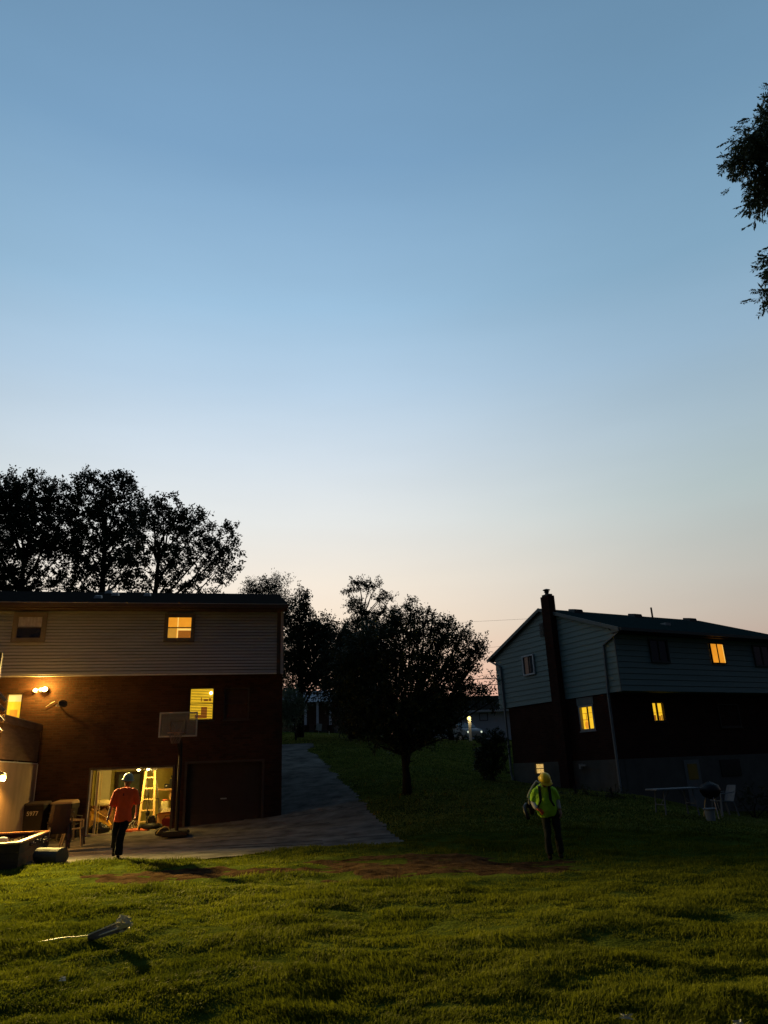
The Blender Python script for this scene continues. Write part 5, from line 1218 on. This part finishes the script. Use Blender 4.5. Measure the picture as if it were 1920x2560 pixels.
cloth('trousers', [[((-.025, .015, .93), .13, .09), ((-.025, .015, .84), .150, .105), ((-.025, .01, .78), .15, .11)],
    [(hipl + Vector((.01, 0, -.03)), .075, .09), (hipl.lerp(kl, .35), .088, .095), (kl, .080, .085), (kl.lerp(al, .5) + Vector((0, .02, 0)), .075, .080), (al + Vector((0, -.01, .03)), .078, .078)],
    [(hipr + Vector((-.01, 0, -.03)), .075, .09), (hipr.lerp(kr, .35), .090, .097), (kr, .084, .088), (kr.lerp(ar, .5), .080, .084), (ar + Vector((0, .01, .02)), .082, .088)]], M_tr, bo_, .013, .035)
M_boot = mat('dark boot leather', (.016, .012, .010), .9, .2, spec=.03)
skin_obj('boot', [chain([ar + Vector((0, .05, .02)), ar + Vector((.0, .03, -.05)), ar + Vector((-.01, -.09, -.055)), ar + Vector((-.015, -.17, -.055))], [(.045, .05), (.045, .04), (.045, .035), (.035, .025)])], M_boot, bo_)
skin_obj('boot', [chain([al + Vector((0, .0, .04)), al + Vector((.0, .06, -.03)), al + Vector((0, -.0, -.12)), al + Vector((-.0, -.05, -.17))], [(.045, .05), (.045, .04), (.045, .035), (.035, .025)])], M_boot, bo_)
M_hatg = mat('pale grey hard hat', (.30, .31, .21), .6, .15, 5, .02)
h1 = helmet(bo_, hcn, hf, hu, hs, M_hatg)
for q in (-1, 1):
    mb = MB(); mb.lathe([(.030, 0), (.042, .012), (.042, .03), (.02, .042)], hcn + hs*q*.078 - hu*.012, 14, tilt=Matrix.Rotation(q*math.pi/2, 3, 'Y')); mb.build('ear_muff', M_black, h1, smooth=True)

# --- man in the hi-vis shirt looking down, with a backpack blower
yb = hit_terrain(1388, 2143); yb = Vector((yb.x, 15.9, T(yb.x*15.9/yb.y, 15.9))); q_ = at(1388, 2148, 15.9); yb.x = q_.x; yb.z = min(q_.z, T(yb.x, 15.9)+.02)
print('yellow man base', yb, T(yb.x, yb.y), 'head px target')
P2 = empty('person', yb, math.radians(-8), label='stout man in yellow hard hat and lime hi-vis shirt looking down on the dark lawn', cat='person')
SC = 1.0
def v3(x, y, z): return Vector((x, y, z))*SC
pel, chest, neck, head_ = v3(-.01, .02, .88), v3(-.085, .0, 1.18), v3(-.075, -.09, 1.35), v3(-.055, -.17, 1.465)
hl, hf, hu, hs, hcn = head_chain(neck, head_, (.28, -.75, -.62))
hf = Vector((.28, -.75, -.55)).normalized(); hu = (Vector((.1, -.25, 1)) - hf*Vector((.1, -.25, 1)).dot(hf)).normalized(); hs = hf.cross(hu).normalized()
shl, shr = v3(-.23, -.02, 1.27), v3(.09, -.02, 1.27)
ell, elr = v3(-.325, .0, 1.05), v3(.165, .0, 1.05)
wrl, wrr = v3(-.25, -.21, .93), v3(.19, -.05, .89)
hipl, hipr = v3(-.10, .03, .85), v3(.10, .03, .85); kl, kr = v3(-.10, -.04, .46), v3(.11, .03, .46); al, ar = v3(-.095, .0, .08), v3(.125, .08, .09)
body = [([pel, chest, neck, shl, ell, wrl, shr, elr, wrr, hipl, kl, al, hipr, kr, ar],
         [(0, 1), (1, 2), (1, 3), (3, 4), (4, 5), (1, 6), (6, 7), (7, 8), (0, 9), (9, 10), (10, 11), (0, 12), (12, 13), (13, 14)],
         [(.11, .10), (.12, .09), .055, .045, .042, .030, .058, .045, .030, .09, .062, .045, .09, .062, .045])] + hl
body += hand(wrr, wrr-elr, (-.9, .2, 0), -1, .5)
b2 = skin_obj('body', body, M_skin, P2)
face_parts(b2, hf, hu, hs, hcn)
gl = hand(wrl, (.8, -.45, -.45), (.3, .2, -.8), 1, .75)
gl = [(n_, e_, [tuple(x*1.22 for x in r) if hasattr(r, '__len__') else r*1.25 for r in rr]) for n_, e_, rr in gl]
skin_obj('work_glove', gl, mat('orange rubber glove', (.62, .10, .025), .6, .1), b2)
M_hv = mat('lime hi-vis fabric', (.30, .58, .025), .85, .14, 4, .35, 12, bdist=.02)
s2 = cloth('hi_vis_shirt', [[((-.035, .0, .79), .165, .15), ((-.055, -.01, .90), .205, .185), ((-.075, -.02, 1.03), .222, .195), ((-.085, -.02, 1.17), .205, .165), ((-.08, -.025, 1.27), .195, .135), ((-.075, -.04, 1.33), .155, .105), ((-.07, -.06, 1.37), .09, .075)],
    [((-.19, -.03, 1.30), .06, .06), ((-.25, -.03, 1.26), .070, .078), ((-.29, -.01, 1.16), .074, .080), ((-.315, .0, 1.07), .074, .082)],
    [((.05, -.03, 1.30), .06, .06), ((.11, -.03, 1.26), .066, .075), ((.142, -.01, 1.16), .068, .076), ((.160, .0, 1.09), .066, .074)]], M_hv, b2, .014, .045)
M_slv = mat('grey undershirt', (.36, .35, .33), .9, .15, 6, .3)
skin_obj('sleeve', [chain([ell.lerp(shl, .35), ell, ell.lerp(wrl, .5), wrl.lerp(ell, .08)], [.066, .060, .050, .040])], M_slv, b2, 2, .03)
skin_obj('sleeve', [chain([elr.lerp(shr, .3), elr, elr.lerp(wrr, .5), wrr.lerp(elr, .08)], [.062, .056, .046, .038])], M_slv, b2, 2, .03)
cloth('trousers', [[((-.01, .01, .92), .165, .135), ((.0, .02, .82), .175, .14), ((.0, .02, .76), .15, .12)],
    [(hipl + Vector((0, 0, -.02)), .09, .11), (hipl.lerp(kl, .4), .088, .10), (kl, .070, .082), (kl.lerp(al, .5), .066, .078), (al + Vector((0, 0, .02)), .070, .08)],
    [(hipr + Vector((0, 0, -.02)), .09, .11), (hipr.lerp(kr, .4), .088, .10), (kr, .070, .082), (kr.lerp(ar, .5), .066, .078), (ar + Vector((0, 0, .02)), .070, .08)]], mat('dark grey work trousers', (.024, .027, .024), .95, .3, 6, .3, 20, spec=.05), b2, .014, .035)
for a in (al, ar):
    skin_obj('boot', [chain([a + Vector((0, .04, .02)), a + Vector((0, .03, -.04)), a + Vector((0, -.09, -.05)), a + Vector((0, -.17, -.05))], [(.05, .05), (.05, .04), (.045, .035), (.035, .025)])], M_boot, b2)
helmet(b2, hcn, hf, hu, hs, mat('yellow hard hat', (.78, .52, .02), .4, .05, 5, .02))
mb = MB(); mb.lathe([(.020, 0), (.05, .02), (.055, .06), (.02, .1)], hcn - hu*.115 + hf*.05, 12); mb.build('beard', mat('brown beard', (.05, .03, .02), .95, .3), b2, smooth=True)
# blower on his back: harness straps in front, housing, fan and tube
bl_ = empty('backpack_blower', yb, math.radians(-8), label='dark backpack leaf blower worn on the back of the hi-vis man', cat='leaf blower')
mb = MB(); mb.box(-.36, -.02, .18, .42, .88, 1.24); mb.build('engine_housing', M_black, bl_, bevel=.04)
mb = MB(); mb.lathe([(.05, -.06), (.16, -.05), (.18, 0), (.16, .05), (.05, .06)], (-.36, .26, .98), 18, tilt=Matrix.Rotation(math.pi/2, 3, 'Y')); mb.build('fan_housing', M_black, bl_, smooth=True)
mb = MB(); mb.tube([(-.38, .26, .98), (-.46, .18, 1.0), (-.50, .06, .96), (-.49, -.04, .88), (-.45, -.14, .76)], [.05, .045, .042, .04, .038], 10); mb.build('blower_tube', M_black, bl_, smooth=True)
mb = MB(); mb.tube([(-.12, .10, 1.40), (-.21, .13, 1.45), (-.29, .13, 1.36), (-.37, .12, 1.24), (-.42, .11, 1.15), (-.36, .14, 1.10)], .018, 8); mb.build('back_frame', mat('grey frame', (.34, .35, .34), .5, .1), bl_, smooth=True)
for sx_, xs_ in ((-1, -.175), (1, .02)):
    mb = MB(); pts = [(xs_, .14, 1.30), (xs_, .02, 1.375), (xs_, -.12, 1.35), (xs_, -.185, 1.24), (xs_, -.215, 1.10), (xs_+.06*sx_, -.18, .98)]
    for i in range(len(pts)-1): mb.bar(pts[i], pts[i+1], .055, .018)
    mb.build('shoulder_strap', M_black, bl_)

# ================================================================== trees and shrubs
def gp(px_, Y, dz=0): 
    p = at(px_, 1700, Y); return Vector((p.x, Y, T(p.x, Y)+dz))
def toploc(base, px_, py_): return at(px_, py_, base.y) - base
def blobs_in(poly_list): return poly_list
# big maples behind the left house
b = gp(45, 46); tree('maple_tree', 'large dark maple at the left edge behind the roof of the beige house', b, toploc(b, 60, 1400),
    [(20, 1265, 70), (90, 1235, 55), (150, 1245, 45, 1), (50, 1330, 70), (130, 1320, 60), (15, 1400, 45), (100, 1400, 40), (165, 1375, 32), (-60, 1290, 90), (-90, 1400, 80), (60, 1455, 40), (0, 1470, 45), (10, 1215, 30), (182, 1325, 36), (172, 1285, 26), (105, 1455, 24), (-40, 1480, 60)],
    13, 32, .20, .28, .66, 'trees standing behind the beige house')
b = gp(255, 47); tree('maple_tree', 'tallest maple in the middle of the row behind the beige house', b, toploc(b, 262, 1340),
    [(232, 1235, 48), (280, 1215, 36), (305, 1200, 20), (320, 1215, 20), (215, 1290, 50), (290, 1290, 55), (350, 1270, 36), (200, 1360, 42), (265, 1370, 50), (185, 1420, 42), (160, 1465, 30), (235, 1440, 38), (310, 1430, 34), (310, 1360, 46), (210, 1200, 18), (300, 1470, 28), (200, 1475, 28), (345, 1470, 24), (335, 1310, 36), (345, 1395, 36)],
    13, 32, .20, .28, .66, 'trees standing behind the beige house')
b = gp(365, 44); tree('maple_tree', 'rightmost spreading maple behind the beige house, leaning to the right', b, toploc(b, 395, 1410),
    [(380, 1275, 34), (405, 1255, 18), (420, 1320, 45), (450, 1285, 34), (485, 1300, 30), (475, 1350, 46), (545, 1340, 28), (585, 1330, 16), (530, 1380, 40), (575, 1375, 26), (400, 1400, 42), (460, 1420, 40), (540, 1430, 34), (580, 1425, 20), (375, 1455, 30), (430, 1465, 28), (490, 1470, 26), (555, 1470, 16), (350, 1330, 36)],
    13, 32, .19, .24, .66, 'trees standing behind the beige house')
b = gp(660, 47); tree('bushy_tree', 'spiky topped bushy tree just over the right end of the beige house roof', b, toploc(b, 665, 1500),
    [(640, 1475, 22), (680, 1470, 22), (700, 1468, 16), (620, 1478, 14), (660, 1500, 40), (700, 1520, 24), (712, 1500, 12)], 40, 26, .14, .2, .7, 'trees standing behind the beige house', wid=.35, up=.8)
b = gp(750, 50); tree('locust_tree', 'dark tree with a tall knob rising just right of the beige house', b, toploc(b, 752, 1580),
    [(752, 1500, 22), (742, 1530, 26), (765, 1545, 18), (725, 1570, 34), (780, 1575, 32), (810, 1570, 26), (760, 1610, 46), (815, 1610, 34), (730, 1640, 45), (790, 1660, 48), (840, 1650, 34), (735, 1700, 38), (790, 1710, 36), (835, 1600, 16)],
    36, 26, .165, .24, .75, 'dark trees between the two houses')
b = gp(910, 56); tree('locust_tree', 'thin airy tree with open layered top rising behind the crabapple', b, toploc(b, 905, 1540),
    [(897, 1458, 22), (925, 1465, 22), (940, 1462, 14), (878, 1478, 16), (868, 1475, 9), (950, 1495, 20), (975, 1497, 14), (965, 1480, 10), (890, 1512, 26), (878, 1520, 14), (905, 1545, 34), (880, 1565, 26), (865, 1565, 16), (935, 1545, 26), (960, 1530, 22), (985, 1528, 16), (940, 1580, 40), (870, 1600, 40), (985, 1560, 22)],
    34, 24, .14, .16, .55, 'dark trees between the two houses', flat=.6, shrink=.72)
b = gp(880, 48); tree('shade_tree', 'wide black crowned tree behind the left side of the crabapple', b, toploc(b, 880, 1700),
    [(860, 1620, 46), (910, 1610, 46), (850, 1670, 50), (910, 1680, 55), (850, 1730, 42), (890, 1750, 52), (940, 1640, 50), (870, 1790, 34), (950, 1730, 50), (905, 1795, 34), (960, 1790, 40)],
    30, 26, .17, .28, .8, 'dark trees between the two houses')
b = gp(1120, 52); tree('shade_tree', 'low dark tree seen under the right side of the crabapple crown', b, toploc(b, 1120, 1780),
    [(1100, 1770, 40), (1060, 1790, 40), (1120, 1790, 26), (1010, 1790, 40), (1130, 1760, 24)], 20, 24, .14, .2, .7, 'dark trees between the two houses')
b = gp(742, 47); tree('pale_shrub', 'pale green leafy small tree beside the corner of the beige house', b, toploc(b, 735, 1800),
    [(712, 1745, 28), (740, 1755, 22), (725, 1780, 28), (700, 1775, 26), (750, 1775, 14), (720, 1805, 22)], 60, 20, .12, .06, .5, None, 'shrub', ml=attr_mat('pale leaves', (.12, .16, .09), (.24, .29, .17), .6, .2), flat=.7)
# the crabapple in the centre of the lawn
tb = hit_terrain(1018, 1977); tb = Vector((tb.x, tb.y, T(tb.x, tb.y))); print('crab base', tb)
TYY = 27.0; tb = at(1018, 1972, TYY); tb.z = T(tb.x, TYY); print('crab', tb, at(1018, 1972, TYY))
tree('crabapple_tree', 'dark round crabapple tree with twin stemmed trunk standing alone in the centre of the lawn', tb, toploc(tb, 1004, 1852),
    [(900, 1640, 58), (950, 1600, 55), (1010, 1580, 52), (1030, 1535, 22), (1028, 1518, 11), (1060, 1560, 36), (1080, 1545, 18), (1110, 1590, 36), (1120, 1570, 14), (1128, 1560, 8), (1150, 1600, 30), (1155, 1585, 12),
     (1170, 1630, 32), (1200, 1625, 14), (1215, 1620, 9), (1190, 1650, 24), (1100, 1640, 52), (1030, 1640, 64), (960, 1680, 66), (880, 1700, 55), (1060, 1710, 66), (1130, 1690, 44), (1165, 1680, 26), (1155, 1720, 30), (1185, 1730, 26),
     (1215, 1740, 20), (1230, 1755, 14), (1130, 1750, 42), (1060, 1780, 56), (980, 1770, 66), (900, 1770, 56), (865, 1745, 36), (1000, 1820, 36), (940, 1812, 38), (1060, 1820, 30), (1100, 1798, 34), (1140, 1785, 24), (890, 1812, 24), (960, 1842, 22), (920, 1838, 18), (1000, 1848, 24), (1060, 1842, 22), (1095, 1825, 20), (1010, 1862, 9), (935, 1860, 10), (1035, 1858, 14), (975, 1858, 12), (1030, 1506, 8), (1132, 1553, 8), (1160, 1577, 8), (1208, 1612, 8), (1238, 1700, 9), (870, 1660, 36), (1150, 1830, 12), (1100, 1575, 16), (985, 1560, 26)],
    78, 24, .09, .17, .38, None, trunk_pts=[(.0, 0, .55), (-.04, 0, 1.1)], up=.3)
tw = MB(); q0_ = toploc(tb, 1012, 1905); tw.tube([q0_ + Vector((0, -.05, -.25)), q0_ + Vector((.12, -.04, .05)), q0_ + Vector((.14, -.02, .35)), q0_ + Vector((.02, 0, .65))], [.09, .075, .07, .05], 8)
tw.tube([q0_ + Vector((.12, -.02, .0)), q0_ + Vector((.3, -.1, .03))], [.03, .012], 6)
for o in [x for x in bpy.data.objects if x.get('category') == 'tree' and x.name.startswith('crabapple')]:
    s_ = tw.build('side_stem', M_bark, o, smooth=True)
# shrub by the left corner of the right house
def shrub(name, label, cx, cy, Y, blobs, ls=.055, tw=60, per=20, group=None, ml=None):
    b = at(cx, cy, Y); b.z = T(b.x, b.y); return tree(name, label, b, (0, 0, .3), blobs, tw, per, ls, .05, .16, group, 'shrub', ml=ml or M_leaf, up=.5)
shrub('round_shrub', 'large dark shrub at the rear corner of the grey green house', 1232, 1935, 31.5,
      [(1225, 1850, 24), (1240, 1835, 16), (1205, 1875, 22), (1240, 1870, 30), (1215, 1905, 30), (1245, 1905, 28), (1205, 1850, 12), (1225, 1930, 24), (1198, 1900, 16), (1250, 1845, 12)], .07, 130, 24)
shrub('low_shrub', 'low dark shrub under the meter on the gable wall', 1440, 1990, 26.3, [(1425, 1990, 18), (1450, 1985, 17), (1475, 1990, 17), (1405, 1994, 12)], .05, 70, group='low shrubs along the foundation')
shrub('low_shrub', 'low rounded dark shrub in front of the house corner downspout', 1530, 1995, 25.6, [(1515, 1988, 20), (1540, 1982, 18), (1560, 1992, 18), (1500, 1998, 12), (1580, 1998, 12)], .05, 70, group='low shrubs along the foundation')
shrub('low_shrub', 'wide dark shrub at the right edge behind the white chair', 1880, 2000, 27.5, [(1850, 2000, 26), (1890, 1990, 34), (1930, 2000, 30)], .05, 50, group='low shrubs along the foundation')

# overhanging ash at the top right: trunk outside the frame, pinnate leaf sprays hanging in
ab = Vector((12.6, 12.5, 0)); ab.z = T(ab.x, ab.y)
ash = empty('ash_tree', ab, 0, label='overhanging ash branches with hanging pinnate leaves at the top right edge', cat='tree')
mb = MB(); Yh = 12.5
def hl_(x, y, dy=0): return at(x, y, Yh+dy) - ab
crotch = Vector((0, 0, 7.0)); mb.tube([(0, 0, -.4), (.05, 0, 3), crotch, (.3, .2, 12), (.2, 0, 16)], [.34, .27, .22, .14, .04], 10)
limbs = [([(2190, 520), (2040, 400), (1930, 330), (1890, 310)], 70), ([(2150, 460), (2010, 320), (1960, 275), (1915, 265)], 46), ([(2150, 560), (2040, 440), (1930, 400), (1870, 395), (1850, 400)], 60), ([(2150, 600), (2020, 480), (1940, 450), (1915, 480), (1905, 500)], 46), ([(2150, 560), (1990, 390), (1935, 370), (1890, 360), (1850, 365)], 60),
         ([(2150, 700), (2010, 620), (1955, 625), (1935, 640)], 24), ([(2150, 760), (2010, 690), (1965, 680), (1945, 690)], 22), ([(2150, 800), (2010, 740), (1955, 720), (1940, 725)], 20), ([(2150, 430), (2040, 290), (1985, 250), (1955, 245)], 46), ([(2150, 500), (1990, 430), (1930, 440), (1900, 450)], 50), ([(2150, 420), (2050, 200), (2000, 150)], 60), ([(2200, 600), (2080, 560), (2000, 560)], 70)]
PP, DD, TT = [], [], []
for pts, cnt in limbs:
    dyy = random.uniform(-.6, .6); Q = [crotch + Vector((.1, 0, random.uniform(-1, 1.5)))] + [hl_(x, y, dyy) for x, y in pts]
    mb.tube(Q, [.10, .06, .035] + [.02, .012, .008, .006][:len(Q)-3], 6)
    for k in range(int(cnt*3.0)):
        i = random.choice(range(2, len(Q)-1)) if len(Q) > 3 else 2; t = random.random(); p = Q[i].lerp(Q[min(i+1, len(Q)-1)], t) + Vector((random.gauss(0, .10), random.gauss(0, .30), random.gauss(0, .11)))
        d = Vector((random.uniform(-1, .35), random.uniform(-.7, .7), random.uniform(-1.0, .15))).normalized(); L = random.uniform(.22, .36)
        mb.tube([p, p + d*L*.5 + Vector((0, 0, .01)), p + d*L + Vector((0, 0, -.03))], .004, 3, cap=False)
        sd = d.cross(Vector((random.uniform(-1, 1), random.uniform(-1, 1), random.uniform(-.3, .3)))).normalized(); tn = random.random()
        for j in range(7):
            c = p + d*L*(.2+.12*j)
            for s in (-1, 1): PP.append(c); DD.append(sd*s + d*.7 + Vector((0, 0, -.25))); TT.append(tn)
        PP.append(p + d*L); DD.append(d); TT.append(tn)
V, F, tt = leaves(np.array([tuple(p) for p in PP]), np.array([tuple(p) for p in DD]), .085, np.array(TT), .42)
np_mesh('crown', V, F, tt, M_leaf2, ash); mb.build('trunk', M_bark, ash, smooth=True)

# ================================================================== grass
def grass(name, n, x0, x1, y0, y1, hmin, hmax, wd, seed, mt=None):
    r = np.random.default_rng(seed); u = r.uniform(0, 1, n); y = y0*(y1/y0)**u if y1/y0 > 1.4 else r.uniform(y0, y1, n)
    half = .60*y + 1.6; x = r.uniform(-1, 1, n)*half; x = np.where(x < x0, x0 + r.uniform(0, .1, n), x)
    keep = (x < x1) & ~paved(x, y) & (in_dirt(x, y) + r.uniform(-.35, .2, n) > 1.0)
    inpl = (x < -7.7) & (y > 15.8); keep &= ~inpl
    eu = (x-B_O.x)*Bu.x + (y-B_O.y)*Bu.y; ew = (x-B_O.x)*Bv.x + (y-B_O.y)*Bv.y; keep &= ~((eu > -.1) & (ew > .5) & (ew < 7))
    du = (x-A_O.x)*Au.x + (y-A_O.y)*Au.y; dw = (x-A_O.x)*Aw.x + (y-A_O.y)*Aw.y; keep &= ~((du < 6.1) & (dw > -.1) & (dw < 8.2))
    cl = fbm(x*1.3, y*1.7, 31, 3); c2 = fbm(x*5, y*6, 33, 2)
    keep &= (c2 + r.uniform(-.15, .4, n) > .24)
    x, y, cl, c2 = x[keep], y[keep], cl[keep], c2[keep]; m = len(x)
    z = ground_z(x, y)-.008; h = (hmin + (hmax-hmin)*np.clip((cl-.30)*2.2, 0, 1)*(.55+.9*c2))*r.uniform(.55, 1.25, m)*(1 + (y > 14)*.0)
    tall = r.uniform(0, 1, m) > .995; h = np.where(tall, h*1.7, h)
    a = r.uniform(0, 6.283, m); lean = r.uniform(.2, .95, m); wa = fbm(x*.8, y*.9, 41)*12.0; ax = np.cos(a)*.6 + np.cos(wa)*.6; ay = np.sin(a)*.6 + np.sin(wa)*.6
    w = wd*r.uniform(.6, 1.3, m)*(1 + np.maximum(0, y-9)*.07); t = r.uniform(0, 6.283, m); wx, wy = np.cos(t)*w/2, np.sin(t)*w/2
    V = np.empty((m, 5, 3)); mx, my = ax*lean*h*.3, ay*lean*h*.3
    V[:, 0] = np.stack([x-wx, y-wy, z], 1); V[:, 1] = np.stack([x+wx, y+wy, z], 1)
    V[:, 2] = np.stack([x+mx+wx*.8, y+my+wy*.8, z+h*.6], 1); V[:, 3] = np.stack([x+mx-wx*.8, y+my-wy*.8, z+h*.6], 1)
    V[:, 4] = np.stack([x+ax*lean*h, y+ay*lean*h, z+h*(1-.3*lean)], 1)
    F = np.empty((m, 3, 3), int); b = np.arange(m)*5
    F[:, 0] = np.stack([b, b+1, b+2], 1); F[:, 1] = np.stack([b, b+2, b+3], 1); F[:, 2] = np.stack([b+3, b+2, b+4], 1)
    tone = np.clip(-.25 + 1.0*fbm(x*2.1, y*2.6, 51, 3) + .6*fbm(x*.5, y*.6, 57, 3) + r.uniform(-.25, .25, m), 0, 1); tone = np.where(r.uniform(0, 1, m) > .985, 1.15, tone)
    o = np_mesh(name, V.reshape(-1, 3), F.reshape(-1, 3), np.repeat(tone, 5), mt or M_grass); return o
M_grass = attr_mat('grass blades', (.028, .042, .004), (.125, .142, .012), .75, .3, .03)
g = grass('grass', 640000, -9.6, 14, 5.3, 21.5, .022, .092, .0080, 5); tag(g, 'green lawn grass with clumps in the foreground', kind='stuff', cat='grass')
g2 = grass('grass', 260000, -12, 22, 20.0, 58, .03, .07, .016, 6, attr_mat('skylit slope grass', (.10, .125, .02), (.20, .23, .05), .6, .25, .1)); tag(g2, 'lawn grass on the rising slope between the houses', kind='stuff', cat='grass')  # slope blades coloured brighter to stand in for skylight
print('objects', len(bpy.data.objects))
